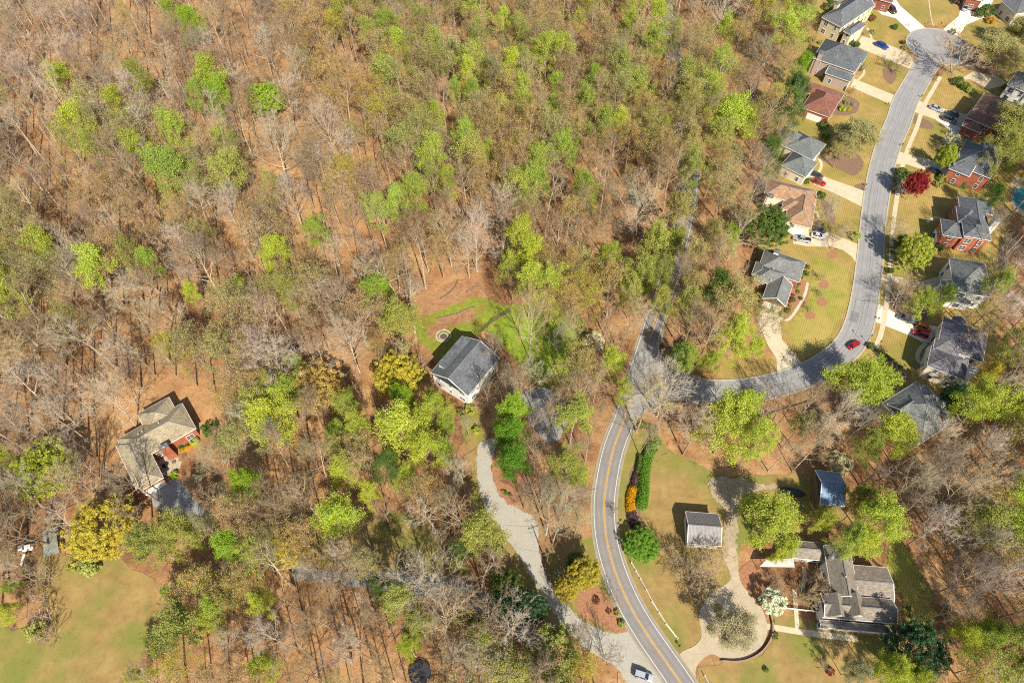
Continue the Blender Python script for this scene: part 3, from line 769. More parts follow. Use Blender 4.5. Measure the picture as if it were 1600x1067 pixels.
# colours of foliage (true surface colours)
CO = {'G': (.36, .44, .085), 'B': (.30, .44, .04), 'L': (.44, .50, .075), 'Y': (.52, .44, .06), 'O': (.50, .36, .14), 'V': (.36, .38, .10), 'A': (.43, .38, .17),
      'D': (.12, .19, .04), 'E': (.055, .12, .055), 'P': (.38, .36, .22), 'T': (.43, .305, .15), 'N': (.335, .235, .135), 'K': (.26, .20, .15), 'W': (.62, .64, .50), 'R': (.28, .02, .03), 'X': (.48, .395, .285), 'F': (.62, .33, .01), 'M': (.26, .12, .065), 'H': (.15, .31, .03)}
WORD = {'G': 'light green', 'B': 'bright green', 'L': 'yellow-green', 'Y': 'golden yellow', 'O': 'ochre', 'V': 'olive green', 'A': 'pale olive', 'D': 'dark green', 'E': 'deep bluish green',
        'P': 'pale grey-green', 'T': 'tan', 'N': 'brown', 'K': 'grey-brown', 'W': 'white flowering', 'R': 'crimson', 'X': 'pale grey', 'F': 'yellow flowering', 'M': 'rusty', 'H': 'vivid green'}
KN = {'bare': ('bare_tree', 'bare tree', 'tree'), 'slim': ('slender_bare_tree', 'slender bare tree', 'tree'), 'tall': ('tall_bare_tree', 'tall bare tree', 'tree'), 'young': ('young_bare_tree', 'young bare tree', 'tree'), 'wide': ('spreading_bare_tree', 'wide-branched bare tree', 'tree'), 'fan': ('fan_shaped_bare_tree', 'fan-shaped bare tree', 'tree'),
      'bud': ('budding_tree', 'budding tree', 'tree'), 'leafy': ('leafing_tree', 'leafing tree', 'tree'), 'full': ('leafy_tree', 'broad leafy tree', 'tree'), 'round': ('dense_tree', 'dense round tree', 'tree'),
      'pine': ('pine_tree', 'pine tree', 'tree'), 'cone': ('evergreen_tree', 'evergreen tree', 'tree'), 'blossom': ('blossom_tree', 'small tree', 'tree'), 'shrub': ('shrub', 'round shrub', 'shrub'), 'brush': ('bare_shrub', 'bare shrub', 'shrub')}
MARKS = [((731, 570), 'the white house'), ((245, 690), 'the beige-roofed house'), ((656, 1052), 'the trampoline'), ((140, 960), 'the grassy clearing'), ((1300, 764), 'the blue metal barn'),
         ((1098, 828), 'the grey garage'), ((1340, 920), 'the shingled farmhouse'), ((1150, 975), 'the circular driveway'), ((1000, 590), 'the road junction'), ((1464, 75), 'the turning circle'), ((1300, 40), 'the cream house'),
         ((1313, 95), 'the pink-walled house'), ((1287, 155), 'the russet-roofed house'), ((1255, 235), 'the green-grey roof'), ((1238, 320), 'the tan-roofed house'), ((1220, 435), 'the oval lawn'),
         ((1550, 180), 'the brown brick house'), ((1525, 250), 'the slate-roofed house'), ((1515, 345), 'the tall red brick house'), ((1515, 430), 'the white-walled house'), ((1490, 540), 'the purple-grey roof'), ((1440, 645), 'the house at the bend'),
         ((800, 830), 'the gravel drive'), ((700, 455), 'the bare red clay'), ((1000, 800), 'the curving main road'), ((850, 560), 'the green lawn'), ((268, 775), 'the shaded parking pad'), ((1005, 740), 'the roadside hedge'), ((620, 900), 'the shaded lower lane')]
def place(px, py):
    if py < 1067:
        d, n_, q = min((math.hypot(px-m[0][0], py-m[0][1]), m[1], m[0]) for m in MARKS)
        if d < 150:
            dx, dy = px-q[0], py-q[1]
            w = 'beside' if d < 38 else ('right of' if dx > 0 else 'left of') if abs(dx) > 2.2*abs(dy) else ('below' if dy > 0 else 'above') if abs(dy) > 2.2*abs(dx) else \
                ('below right of' if dx > 0 else 'below left of') if dy > 0 else ('above right of' if dx > 0 else 'above left of')
            f = 'far ' if d > 100 else ''
            return f+w+' '+n_
    c = ['far left', 'left', 'centre left', 'centre', 'centre right', 'right', 'far right'][max(0, min(6, int(px/1600*7)))]
    rw = ['along the top edge', 'in the upper woods', 'in the middle woods', 'in the lower woods', 'along the bottom edge'][max(0, min(4, int(py/1067*5)))]
    return rw+', '+c
CNT = {}
BARKS = [(.46, .37, .26), (.40, .32, .22), (.52, .44, .33), (.33, .25, .17), (.28, .20, .13)]
TREES = []; PEND = {}
def put_tree(kind, x, y, h, col, px=None, py=None, width=None, label=None, big=None):
    "a tree standing at x, y; width scales it sideways"
    name, phrase, cat = KN[kind]; L = LIB[kind]; tm, cm, h0 = L[R.randrange(len(L))]
    s = h/h0; sw_ = s*(width or 1)
    o = empty(name, (x, y, 0), R.uniform(0, 6.28), (sw_, sw_, s))
    t = ob('trunk' if kind not in ('shrub', 'brush') else 'stem', tm, o); c = ob('crown' if kind not in ('shrub', 'brush') else 'foliage' if kind == 'shrub' else 'twigs', cm, o)
    b = R.choice(BARKS if kind not in ('pine', 'cone', 'shrub', 'round') else BARKS[3:]); k = R.uniform(.85, 1.1); t.color = (b[0]*k, b[1]*k, b[2]*k, 1)
    base = CO[col]; j = R.uniform(.86, 1.14); g = R.uniform(.93, 1.07)
    c.color = (base[0]*j*g, base[1]*j, base[2]*j*R.uniform(.85, 1.15), 1)
    if kind == 'wide': t.color = (.56, .48, .37, 1)
    if px is None: px, py = pix(x, y, h*.65)
    if label: tag(o, label, cat)
    else: PEND.setdefault((WORD[col], phrase, place(px, py)), []).append((px, py, o, cat, big))
    TREES.append((x, y, px, py, h, kind))
    return o
HT = {'tall': 23, 'young': 12, 'bare': 20, 'slim': 17, 'wide': 19, 'fan': 9, 'bud': 20, 'leafy': 21, 'full': 16, 'round': 12, 'pine': 22, 'cone': 11, 'blossom': 5, 'shrub': 1.5, 'brush': 3}
def crown_w(kind):
    return {'tall': 9, 'young': 4, 'bare': 12.5, 'slim': 6, 'wide': 20, 'fan': 7, 'bud': 12.5, 'leafy': 11.5, 'full': 15, 'round': 11, 'pine': 8.4, 'cone': 7, 'blossom': 5, 'shrub': 2.1, 'brush': 3.4}[kind]/{'tall': 23, 'young': 12, 'bare': 20, 'slim': 18, 'wide': 18, 'fan': 8, 'bud': 20, 'leafy': 21, 'full': 18, 'round': 12, 'pine': 22, 'cone': 12, 'blossom': 5, 'shrub': 1.5, 'brush': 3.2}[kind]
KEEP = []
def T(px, py, dia, kind, col, h=None, label=None):
    "tree whose crown shows at px, py with that breadth in photo pixels"
    fixed = h is not None; h = h or HT[kind]
    for _ in range(3):
        z = h*(.74 if kind not in ('shrub', 'brush', 'fan', 'blossom') else .5)
        q = P(px, py, z); m = mpp(px, py, z); wd = dia*m; hn = wd/crown_w(kind)
        if kind in ('shrub', 'brush', 'blossom', 'fan') and not fixed: h = hn
    width = wd/(crown_w(kind)*h)
    if not fixed and kind in ('bare', 'slim', 'wide', 'bud', 'leafy', 'full', 'pine', 'cone', 'round'):
        if width > 1.35: h = h*width/1.35; width = 1.35
        if width < .62: h = h*width/.62; width = .62
        z = h*.74; q = P(px, py, z)
    o = put_tree(kind, q.x, q.y, h, col, px, py, width, label, dia)
    KEEP.append((px, py, dia, q.x, q.y, kind)); return o

EX = '''430 990 70 bare X|500 965 70 bare N|560 1012 70 bare X|592 962 60 bare N|480 1050 70 bare T|700 1030 80 bare X|415 1042 56 full L|530 1062 50 bud A|350 1010 56 bare X|600 1050 60 bare T|1207 940 38 blossom W|1074 170 46 leafy A|1082 250 36 leafy A|30 898 46 bare X|860 455 50 leafy L|880 470 50 bud O|902 512 50 bare T|872 528 44 bare P|795 602 46 bare K|770 542 36 bare K|868 622 60 bare N|832 655 44 bare K|814 602 44 bare K|880 780 60 bare P|868 822 50 bare T|912 782 50 bare K|846 762 40 bare X|902 820 44 bare P|1070 150 50 leafy A|1072 205 44 bud A|560 885 80 wide X|705 935 60 bare X|600 915 44 full D|480 900 50 bare X|520 870 44 bare N|265 22 34 full G|297 42 46 full B|200 33 30 bud Y|215 125 38 leafy V|183 176 40 leafy L|313 155 34 leafy G|350 153 34 leafy B|413 148 58 round B|270 205 44 leafy L|272 272 84 full G|105 232 45 bud V|150 235 46 leafy V|452 35 56 bud O|550 15 35 leafy V|603 42 46 full G|652 40 46 bud V|745 5 50 leafy G|580 88 64 bud O|600 104 32 leafy G|622 105 50 bud O|685 97 30 leafy G|728 118 34 leafy L|775 122 38 bud P|740 147 28 leafy G|760 155 24 bud Y|710 142 26 leafy G|680 185 34 leafy G|727 216 40 leafy G|720 192 46 bud A|672 243 52 leafy G|780 172 30 leafy L|762 240 26 leafy L|480 100 30 bud A
855 85 44 leafy L|930 18 42 bud Y|990 18 32 leafy G|985 52 32 leafy L|1028 28 42 leafy L|1022 82 46 leafy G|1052 62 30 leafy L|1000 142 52 full V|940 200 44 leafy G|912 160 34 leafy G|925 125 28 leafy B|812 148 42 leafy G|820 98 30 leafy V|885 237 46 full G|868 222 26 bud Y|945 228 48 bud O|985 228 58 bud O|1040 235 74 bud O|1155 187 84 full L|1185 25 44 bud Y|1125 98 26 leafy B|1080 160 60 bud V|1072 128 48 leafy V|1100 205 34 bud Y|1120 250 44 bud O|840 255 46 leafy G
838 285 56 full G|912 305 46 full G|812 372 56 leafy L|828 402 60 full L|828 440 52 leafy L|942 412 46 full G|896 425 44 bud O|905 452 62 bud Y|925 472 50 bud Y|977 425 28 leafy G|1022 392 62 full V|1008 430 52 full V|990 458 48 full V|1145 375 36 full B|1110 368 38 leafy A|1118 418 84 bare T|1120 452 60 leafy D|1078 262 42 leafy V|1112 270 34 full V|980 280 30 bud O|1130 322 68 bud A
495 370 36 leafy G|645 300 50 leafy G|620 320 44 leafy G|700 290 36 leafy L|592 335 42 leafy V|590 466 66 full B|450 455 38 leafy V|435 300 44 bud V|338 540 36 full D|270 555 66 bud Y|230 412 36 leafy G|72 392 56 leafy L|205 400 44 leafy V|108 505 62 bud V|310 382 50 bud V|300 460 30 leafy L|375 452 32 leafy L|15 440 40 leafy L
462 565 38 full G|492 600 82 round O|590 552 40 bud O|620 580 78 round Y|627 625 46 full B|683 634 54 full L|655 655 32 leafy L|692 665 38 full G|658 698 62 full L|692 705 38 leafy L|525 672 40 full G|525 695 36 leafy V|560 665 42 leafy L|545 635 40 leafy G|598 660 26 leafy P|480 705 42 bud P|540 737 56 full L|602 732 48 leafy D|632 752 44 full L|575 775 40 leafy L
802 648 62 full B|800 686 60 full H|802 724 60 full H|830 500 84 wide T 24|928 535 30 blossom W|962 570 44 full L|975 610 32 leafy L|905 560 36 leafy D|833 590 58 bare P|908 612 84 bare N|885 735 52 leafy V|905 742 40 full L|858 800 82 bare P|820 770 40 bare K|895 700 44 bare K|935 590 44 bare T
62 728 96 round L|150 822 104 round Y|2 715 32 full L|385 755 56 full B|236 850 72 full V|288 842 66 full V|320 822 42 leafy P|362 855 62 full B|305 905 52 full L|265 927 32 full G|342 945 52 full G|452 855 58 round Y|328 972 50 full L|410 945 44 leafy L|285 1042 72 bud Y|220 1058 44 full L|12 955 36 full L|20 915 28 full G|573 885 52 leafy P|618 940 60 leafy V|655 975 60 full V|640 1012 42 leafy L|718 862 46 full D|790 912 50 round D|800 945 58 round E|832 945 50 round E|862 1020 92 round V|730 960 46 full D|752 1005 66 full V|918 1052 52 bud Y|885 918 40 round Y|914 892 50 round Y|898 882 30 round D|715 880 36 full V
1220 12 42 leafy L|1226 55 46 leafy L|1250 104 30 full B|1240 148 56 full D|1224 182 46 full D|1207 240 40 full D|1230 165 40 full D|1200 347 74 round D|1340 212 80 full A 9|1318 225 40 bud P 8|1312 242 40 bud A 7|1566 75 84 full A 10|1598 50 70 full A 10|1437 281 34 round R|1484 240 30 round L|1486 222 26 blossom W|1436 386 52 round L|1402 360 64 wide T 7|1410 385 40 full D 6|1450 478 46 full G 8|1475 460 32 full G 8|1592 205 80 full V 14|1575 245 50 full V|1548 308 34 full D|1335 590 100 full L 13|1137 672 96 full L 17|1180 690 50 leafy L|1398 678 80 full L 13|1500 617 46 round E|1546 580 34 full Y|1590 640 84 full L|1556 452 44 leafy G|1578 830 74 full L|1595 775 60 full L|1380 805 80 full L|1345 770 44 full V|1197 806 100 full L 13|1280 815 40 full L|1322 848 50 full G|1345 850 56 full L|1150 973 84 full P 10|1256 925 50 fan T 6|1205 908 24 brush N|1222 918 26 brush T|1266 905 20 brush N|1270 935 22 brush N|1214 930 20 brush K|1245 940 18 brush T|1440 1015 96 round E|1398 1050 60 full L|1512 1000 50 full L|1545 1000 60 full G|1430 1060 50 full L|1590 1000 60 leafy V|1505 1060 50 bud Y|1340 1045 46 full P|1060 560 40 full D|1072 562 44 full G|1140 530 56 full L|1105 565 36 full L|1180 545 30 full L|1070 475 44 leafy V|1150 480 66 leafy A|1195 500 50 bud A|1160 640 60 leafy L|1310 725 36 blossom P|1355 700 50 full V|1250 665 40 leafy A|1590 540 60 leafy V|1560 400 40 bare K|1225 860 40 full L|1300 10 20 shrub D|1530 640 60 leafy L|1590 1045 60 full V|1052 385 46 full V|1060 330 50 leafy A|1030 442 50 full V|1074 402 44 leafy A|1034 474 40 leafy V|1078 225 44 leafy A|1066 180 50 bud V|1060 60 40 bud A|1045 20 40 bud A|1500 720 60 bare X|1060 440 50 bare K|980 500 66 bare T|1410 1040 44 full L'''
BARE = '''430 232 110 wide X 18|510 195 74 wide X|1000 325 104 wide X|742 372 90 wide X|545 535 96 wide X|170 625 100 wide X|660 905 150 wide X 20|1042 612 130 wide X 17|120 15 60 wide X|445 60 60 wide N|490 640 50 bare N|900 320 50 bare N|955 350 66 bare N|870 370 60 bare N|925 370 44 bare T|1130 15 84 wide X|970 85 46 bare K|1060 85 60 bare N|1180 130 60 bare K|400 480 60 wide X|730 395 60 wide X|690 330 50 bare K|620 210 40 wide N|455 310 60 bare X|30 30 50 bare X|60 80 50 slim X|350 320 60 bare X|190 470 90 bare X|250 500 60 bare X|60 580 60 bare K|30 640 60 bare X|95 600 60 bare X|200 745 70 bare K|430 700 60 bare K|480 780 90 bare N|520 940 80 bare N|460 1010 60 bare N|340 720 60 bare P|370 655 60 bare P|540 880 66 bare X|620 1050 60 bare N|745 1040 90 bare X|360 1050 50 bare N|410 980 40 bare N|790 600 40 bare P|1104 898 70 fan T 9|1068 876 60 fan N 8|1122 884 54 fan T 8|1088 866 46 fan N 7|1085 905 44 brush N|1300 935 40 fan N|1285 905 36 fan T|1503 88 84 fan T 13|1400 100 40 fan T 7|1580 760 66 bare K|1500 780 90 bare X|1470 820 70 bare X|1540 850 66 bare X|1460 730 60 bare K|1520 900 70 bare K|1490 950 50 bare N|1560 910 60 bare X|1580 960 50 bare N|1420 750 60 bare X|1450 690 60 bare X|1310 640 56 bare X|1290 680 60 bare X|1350 660 40 bare K|1230 700 50 bare N|1270 700 50 bare T|1560 600 60 bare X|1575 480 80 bare X|1530 490 60 bare T|1408 462 64 wide T 7|1425 445 44 fan T 7|1430 590 28 fan N|1230 110 50 bare T|1200 90 70 bare K|1215 40 50 bare A|1190 270 50 bare K|1190 205 40 bare N|1280 285 10 brush N|1286 330 40 fan P|1277 350 24 fan N|1315 360 34 fan T|1305 378 30 fan N|1220 275 30 fan N|1560 350 40 bare K|1590 420 70 bare X|1240 630 46 bare T|1270 625 50 bare N|1550 700 70 bare X|1235 235 1 brush N|950 520 60 bare T|1085 500 60 bare N|1110 520 60 bare T|1160 350 60 bare T|1170 300 50 bare K|1010 680 40 bare T|960 800 16 brush N|700 700 40 bare P|720 730 60 bare P|690 780 44 bare P|760 610 40 bare K|780 580 40 fan N|930 650 44 bare T|860 640 44 bare N|880 1040 44 fan N|965 940 30 fan N|902 1000 44 bare N|948 1022 44 fan K 9|1010 630 90 bare A|730 660 30 bare P'''
for line in (EX+'|'+BARE).replace('\n', '|').split('|'):
    a = line.split()
    if float(a[2]) < 5: continue
    T(float(a[0]), float(a[1]), float(a[2]), a[3], a[4], float(a[5]) if len(a) > 5 else None)
# ------------------------------------------------------------------ houses
def wmesh(w, h, kind):
    f = MB(); t = .09
    f.box(-w/2-t, w/2+t, -.05, .06, h/2, h/2+t); f.box(-w/2-t, w/2+t, -.05, .08, -h/2-t, -h/2)
    f.box(-w/2-t, -w/2, -.05, .06, -h/2, h/2); f.box(w/2, w/2+t, -.05, .06, -h/2, h/2)
    f.box(-w/2, w/2, -.05, .03, -.025, .025)
    if kind == 'two': f.box(-.025, .025, -.05, .032, -h/2, h/2)
    g = MB(); g.box(-w/2, w/2, -.04, .0, -h/2, h/2)
    return f, g
WM = {}
for nm, (w, h) in {'one': (.9, 1.5), 'two': (1.6, 1.5), 'small': (.6, .9)}.items():
    f, g = wmesh(w, h, nm); a = f.build('window', M['white']); b = g.build('pane', M['glass']); WM[nm] = (a.data, b.data); bpy.data.objects.remove(a); bpy.data.objects.remove(b)
GD = MB(); GD.box(-2.4, 2.4, -.03, .03, 0, 2.2)
for i_ in range(4): GD.box(-2.3, 2.3, .03, .055, .06+.53*i_, .06+.53*i_+.46)
g_ = GD.build('garage_door', M['white']); GDM = g_.data; bpy.data.objects.remove(g_)
DD = MB(); DD.box(-.5, .5, -.03, .03, 0, 2.1); DD.box(-.38, .38, .03, .05, .15, .95); DD.box(-.38, .38, .03, .05, 1.1, 1.95)
g_ = DD.build('door', simple('dark_red_door', (.12, .05, .04), .5, .2, 2)); DDM = g_.data; bpy.data.objects.remove(g_)
VP = MB(); VP.tube((0, 0, -.3), (0, 0, .55), .09, n=8); VP.tube((0, 0, .5), (0, 0, .62), .14, n=8)
g_ = VP.build('vent_pipe', simple('pale_vent', (.6, .58, .54), .6)); VPM = g_.data; bpy.data.objects.remove(g_)

def house(name, label, d, wings, wall, roof, cat='house', group=None, chim=(), gar=(), doors=(), vents=(), trim='white', wins=True, org_z=None, wwall=None, overhang=.35, found=None):
    e0 = wings[0][2]; A = P(*wings[0][0], e0); q0 = P(*d[0], e0); q1 = P(*d[1], e0)
    ang = math.atan2(q1.y-q0.y, q1.x-q0.x); ca, sa = cos(ang), sin(ang)
    ox, oy = A.x, A.y
    root = empty(name, (ox, oy, 0), ang); tag(root, label, cat, group)
    def loc(px, py, z): q = P(px, py, z); dx, dy = q.x-ox, q.y-oy; return dx*ca+dy*sa, -dx*sa+dy*ca
    rects = []
    for k, w in enumerate(wings):
        a, c, e = w[0], w[1], w[2]+.013*k; ty = w[3] if len(w) > 3 else 'hip'; axi = w[4] if len(w) > 4 else 'u'; pt = w[5] if len(w) > 5 else .75
        x0, y0 = loc(*a, e); x1, y1 = loc(*c, e); x0, x1 = min(x0, x1), max(x0, x1); y0, y1 = min(y0, y1), max(y0, y1)
        rects.append([x0, x1, y0, y1, e, ty, axi, pt])
    for k, (x0, x1, y0, y1, e, ty, axi, pt) in enumerate(rects):
        # roof in a frame whose ridge runs along s
        if axi == 'u': f = lambda s, t: (s, t); s0, s1, t0, t1 = x0, x1, y0, y1
        else: f = lambda s, t: (t, s); s0, s1, t0, t1 = y0, y1, x0, x1
        hs = (t1-t0)/2; tm = (t0+t1)/2; L = s1-s0; zr = e+hs*pt
        a0 = hs if ty in ('hip', 'hg') else 0; a1 = hs if ty in ('hip', 'gh') else 0
        if a0+a1 > L: q = L/(a0+a1); a0 *= q; a1 *= q
        r0, r1 = s0+a0, s1-a1; th = .17
        E = [(*f(s0, t0), e), (*f(s1, t0), e), (*f(s1, t1), e), (*f(s0, t1), e)]; Rg = [(*f(r0, tm), zr), (*f(r1, tm), zr)]
        vs = E+Rg+[(x, y, z-th) for x, y, z in E]+[(x, y, z-th) for x, y, z in Rg]
        fs = [(0, 1, 5, 4), (2, 3, 4, 5), (1, 2, 5), (3, 0, 4), (0, 6, 7, 1), (1, 7, 8, 2), (2, 8, 9, 3), (3, 9, 6, 0), (6, 10, 11, 7), (8, 11, 10, 9), (7, 11, 8), (9, 10, 6)]
        me = bpy.data.meshes.new('roof'); me.from_pydata(vs, [], fs); me.materials.append(roof if not callable(roof) else roof(k)); me.update()
        import bmesh; bmm = bmesh.new(); bmm.from_mesh(me); bmesh.ops.recalc_face_normals(bmm, faces=bmm.faces); bmm.to_mesh(me); bmm.free()
        ro = ob('roof', me, root)
        mb = MB(); up = Vector((0, 0, .035))
        mb.bar(Vector(Rg[0])+up, Vector(Rg[1])+up,   .22, .05) if r1-r0 > .3 else None
        if a0: mb.bar(Vector(E[0])+up, Vector(Rg[0])+up, .16, .05); mb.bar(Vector(E[3])+up, Vector(Rg[0])+up, .16, .05)
        if a1: mb.bar(Vector(E[1])+up, Vector(Rg[1])+up, .16, .05); mb.bar(Vector(E[2])+up, Vector(Rg[1])+up, .16, .05)
        mb.build('ridge_cap', RC, ro)
        mb = MB(); dz = Vector((0, 0, -.1))
        for i, j in ((0, 1), (2, 3)): mb.bar(Vector(E[i])+dz, Vector(E[j])+dz, .13, .16)
        for i, j, g, has in ((1, 2, 1, a1), (3, 0, 0, a0)):
            if has: mb.bar(Vector(E[i])+dz, Vector(E[j])+dz, .13, .16)
            else:
                mb.bar(Vector(E[i])+dz, Vector(Rg[g])+dz, .12, .2); mb.bar(Vector(E[j])+dz, Vector(Rg[g])+dz, .12, .2)
        mb.build('gutter', M[trim], ro)
        # walls
        o = overhang; mb = MB(); X0, X1, Y0, Y1 = x0+o, x1-o, y0+o, y1-o; zt_ = e-.04
        mb.add([(X0, Y0, -.4), (X1, Y0, -.4), (X1, Y1, -.4), (X0, Y1, -.4), (X0, Y0, zt_), (X1, Y0, zt_), (X1, Y1, zt_), (X0, Y1, zt_)],
               [(0, 1, 5, 4), (1, 2, 6, 5), (2, 3, 7, 6), (3, 0, 4, 7)])
        for has, s in ((a0, s0+o), (a1, s1-o)):
            if not has:
                mb.add([(*f(s, t0+o), zt_), (*f(s, t1-o), zt_), (*f(s, tm), e+(hs-o)*pt-.03)], [(0, 1, 2)])
        wm = wall if not isinstance(wall, (list, tuple)) else wall[min(k, len(wall)-1)]
        mb.build('wall', wm, root)
        rects[k] += [X0, X1, Y0, Y1]
    def side(k, sd, t):
        X0, X1, Y0, Y1 = rects[k][8:12]
        if sd == 'S': return (X0+(X1-X0)*t, Y0-.02, pi)
        if sd == 'N': return (X0+(X1-X0)*t, Y1+.02, 0)
        if sd == 'W': return (X0-.02, Y0+(Y1-Y0)*t, pi/2)
        return (X1+.02, Y0+(Y1-Y0)*t, -pi/2)
    used = []
    for (k, sd, t) in gar:
        x, y, r = side(k, sd, t); g = ob('garage_door', GDM, root, (x, y, 0)); g.rotation_euler = (0, 0, r); used.append((x, y, 3.2))
    for (k, sd, t) in doors:
        x, y, r = side(k, sd, t); g = ob('door', DDM, root, (x, y, 0.1)); g.rotation_euler = (0, 0, r); used.append((x, y, 1.2))
        hb = MB(); hb.box(.33, .40, .03, .09, .98, 1.04); hb.build('handle', M['steel'], g)
    if wins:
        for k, rc in enumerate(rects):
            e = rc[4]; X0, X1, Y0, Y1 = rc[8:12]
            for sd, L in (('S', X1-X0), ('N', X1-X0), ('E', Y1-Y0), ('W', Y1-Y0)):
                nn = max(1, int(L/3.1))
                for j in range(nn):
                    x, y, r = side(k, sd, (j+.5)/nn)
                    if any(a[0]-.1 < x < a[1]+.1 and a[2]-.1 < y < a[3]+.1 for i, a in enumerate(rects) if i != k and a[4] > e-2): continue
                    for z in ([1.5, 4.4] if e > 5 else [1.5]):
                        if z < 2.5 and any(math.hypot(x-u[0], y-u[1]) < u[2] for u in used): continue
                        kind = 'two' if (j+k) % 3 == 0 and L > 5 else 'one'
                        wv = ob('window', WM[kind][0], root, (x, y, z)); wv.rotation_euler = (0, 0, r); ob('pane', WM[kind][1], wv)
    def roofz(x, y):
        z = 0
        for rc in rects:
            x0, x1, y0, y1, e, ty, axi, pt = rc[:8]
            if x0 <= x <= x1 and y0 <= y <= y1:
                dd = min(y-y0, y1-y) if axi == 'u' else min(x-x0, x1-x)
                if ty == 'hip': dd = min(dd, (x-x0), (x1-x)) if axi == 'u' else min(dd, y-y0, y1-y)
                z = max(z, e+dd*pt)
        return z
    for (px, py, w, dd, hh, mt) in chim:
        x, y = loc(px, py, e0+3.2); mb = MB(); top = max(roofz(x, y), e0+1.2)+hh
        mb.box(x-w/2, x+w/2, y-dd/2, y+dd/2, 0, top); c = mb.build('chimney', M[mt], root)
        mb = MB(); mb.box(x-w/2-.1, x+w/2+.1, y-dd/2-.1, y+dd/2+.1, top, top+.14); mb.box(x-.25, x+.25, y-.25, y+.25, top+.14, top+.42); mb.build('cap', M['steel'], c)
    for (px, py) in vents:
        x, y = loc(px, py, e0+1.8); z = roofz(x, y)
        if z: ob('vent_pipe', VPM, root, (x, y, z-.02))
    return root, rects, loc
RC = simple('ridge_shingles', (.19, .19, .19), .9, .25, 3)
hu = lambda k: None
HG = 'houses along the curved street'
house('suburban_house', 'cream two-storey house with grey hip roof at the top edge left of the turning circle', ((1284,27),(1325,48)),
      [((1284,27),(1366,9),6,'hip','v',.72), ((1318,49),(1354,39),5.2,'hip','v',.6), ((1310,-18),(1362,14),5.4,'gable','v',.7)], M['cream'], M['sh_grey'], group=HG,
      chim=[(1311,2,1.2,1.8,1.2,'cream')], gar=[(1,'E',.5)], doors=[(0,'E',.8)], vents=[(1313,24),(1316,30),(1312,35)])
house('suburban_house', 'pinkish two-storey house with slate grey hip roof below the cream house', ((1290,61),(1347,80)),
      [((1290,61),(1336,113),6,'hip','u',.62), ((1296,104),(1329,128),4.0,'gh','u',.6), ((1318,72),(1347,100),5.6,'hip','v',.7)], M['pink'], M['sh_dark'], group=HG,
      chim=[(1286,78,1.4,1.8,1.0,'pink')], gar=[(1,'E',.5)], doors=[(2,'E',.3)], vents=[(1308,88),(1310,98)])
house('suburban_house', 'brick house with russet brown hip roof and a cream chimney box', ((1251,124),(1288,137)),
      [((1262,126),(1313,158),3.6,'hip','u',.62), ((1272,138),(1297,184),3.5,'hip','v',.66), ((1250,124),(1275,150),3.4,'hip','v',.6)], M['brick'], M['sh_red'], group=HG,
      chim=[(1258,137,2.2,2.0,.8,'cream')], gar=[(1,'S',.5)], doors=[(0,'E',.5)], vents=[(1260,131)])
house('suburban_house', 'beige house with green-grey roof above the tan-roofed house', ((1250,206),(1288,224)),
      [((1248,205),(1270,250),4.6,'hip','u',.66), ((1240,236),(1259,277),3.9,'hip','v',.7), ((1224,197),(1250,240),4.2,'hip','v',.62)], M['stucco'], M['sh_green'], group=HG,
      chim=[(1241,194,1.5,1.6,1.0,'white')], gar=[(1,'E',.6)], doors=[(0,'S',.8)], vents=[(1232,214)])
house('suburban_house', 'house with tan shingle roof and dark patched slope beside the big magnolia', ((1200,279),(1278,298)),
      [((1200,279),(1272,324),4.4,'hip','u',.55), ((1237,296),(1268,357),4.0,'hip','v',.62), ((1226,305),(1256,335),4.0,'hip','u',.55)], M['stucco'], M['sh_tan'], group=HG,
      chim=[(1206,302,1.4,1.6,1.0,'stucco')], gar=[(1,'S',.45)], doors=[(1,'E',.5)], vents=[(1236,297),(1258,327)])
house('suburban_house', 'low red brick house with grey roof left of the oval lawn', ((1198,389),(1262.6,410.6)),
      [((1196,388),(1249,441),3.6,'hip','u',.62), ((1203,433),(1228,479),3.4,'gable','v',.66), ((1187,412),(1226,452),3.5,'hip','u',.7), ((1182,408),(1196,436),3.2,'hip','v',.6)], M['brick'], M['sh_lgrey'], group=HG,
      chim=[(1216,389,1.3,1.5,1.1,'white')], gar=[(1,'S',.5)], doors=[(0,'E',.3)], vents=[(1210,418),(1206,434),(1195,428)])
house('suburban_house', 'brown-roofed red brick house with cream chimney at the top right edge', ((1546,147),(1600,169)),
      [((1540,144),(1612,210),5.8,'hip','u',.6), ((1521,167),(1556,203),5.0,'hg','u',.7), ((1510,186),(1532,208),3.6,'hip','u',.6)], M['brickd'], M['sh_brown'], group=HG,
      chim=[(1589,171,1.8,1.8,1.2,'stucco')], gar=[(2,'W',.5)], doors=[(1,'N',.3)], vents=[(1560,178),(1575,176)])
house('suburban_house', 'red brick house with slate grey roof right of the crimson tree', ((1526,217),(1568,233)),
      [((1510,218),(1548,279),6,'hip','u',.6), ((1492,246),(1515,276),5.2,'hg','u',.7), ((1532,222),(1556,270),5.6,'hip','v',.7)], M['brick'], M['sh_dark'], group=HG,
      chim=[(1541,228,1.0,1.0,1.2,'white')], gar=[(1,'W',.5)], doors=[(0,'W',.6)], vents=[(1536,248)])
house('suburban_house', 'tall red brick house with blue-grey roof and white chimney', ((1496,308),(1557,318)),
      [((1497,306),(1549,376),6.3,'hip','v',.62), ((1470,342),(1503,372),5.4,'hip','u',.66), ((1494,322),(1530,352),6.0,'hip','u',.7), ((1512,308),(1553,336),6.0,'hip','u',.6)], M['brick'], M['sh_grey'], group=HG,
      chim=[(1561,340,1.5,1.8,1.4,'white')], gar=[(1,'W',.5)], doors=[(0,'W',.3)], vents=[(1538,338),(1526,353),(1545,370)])
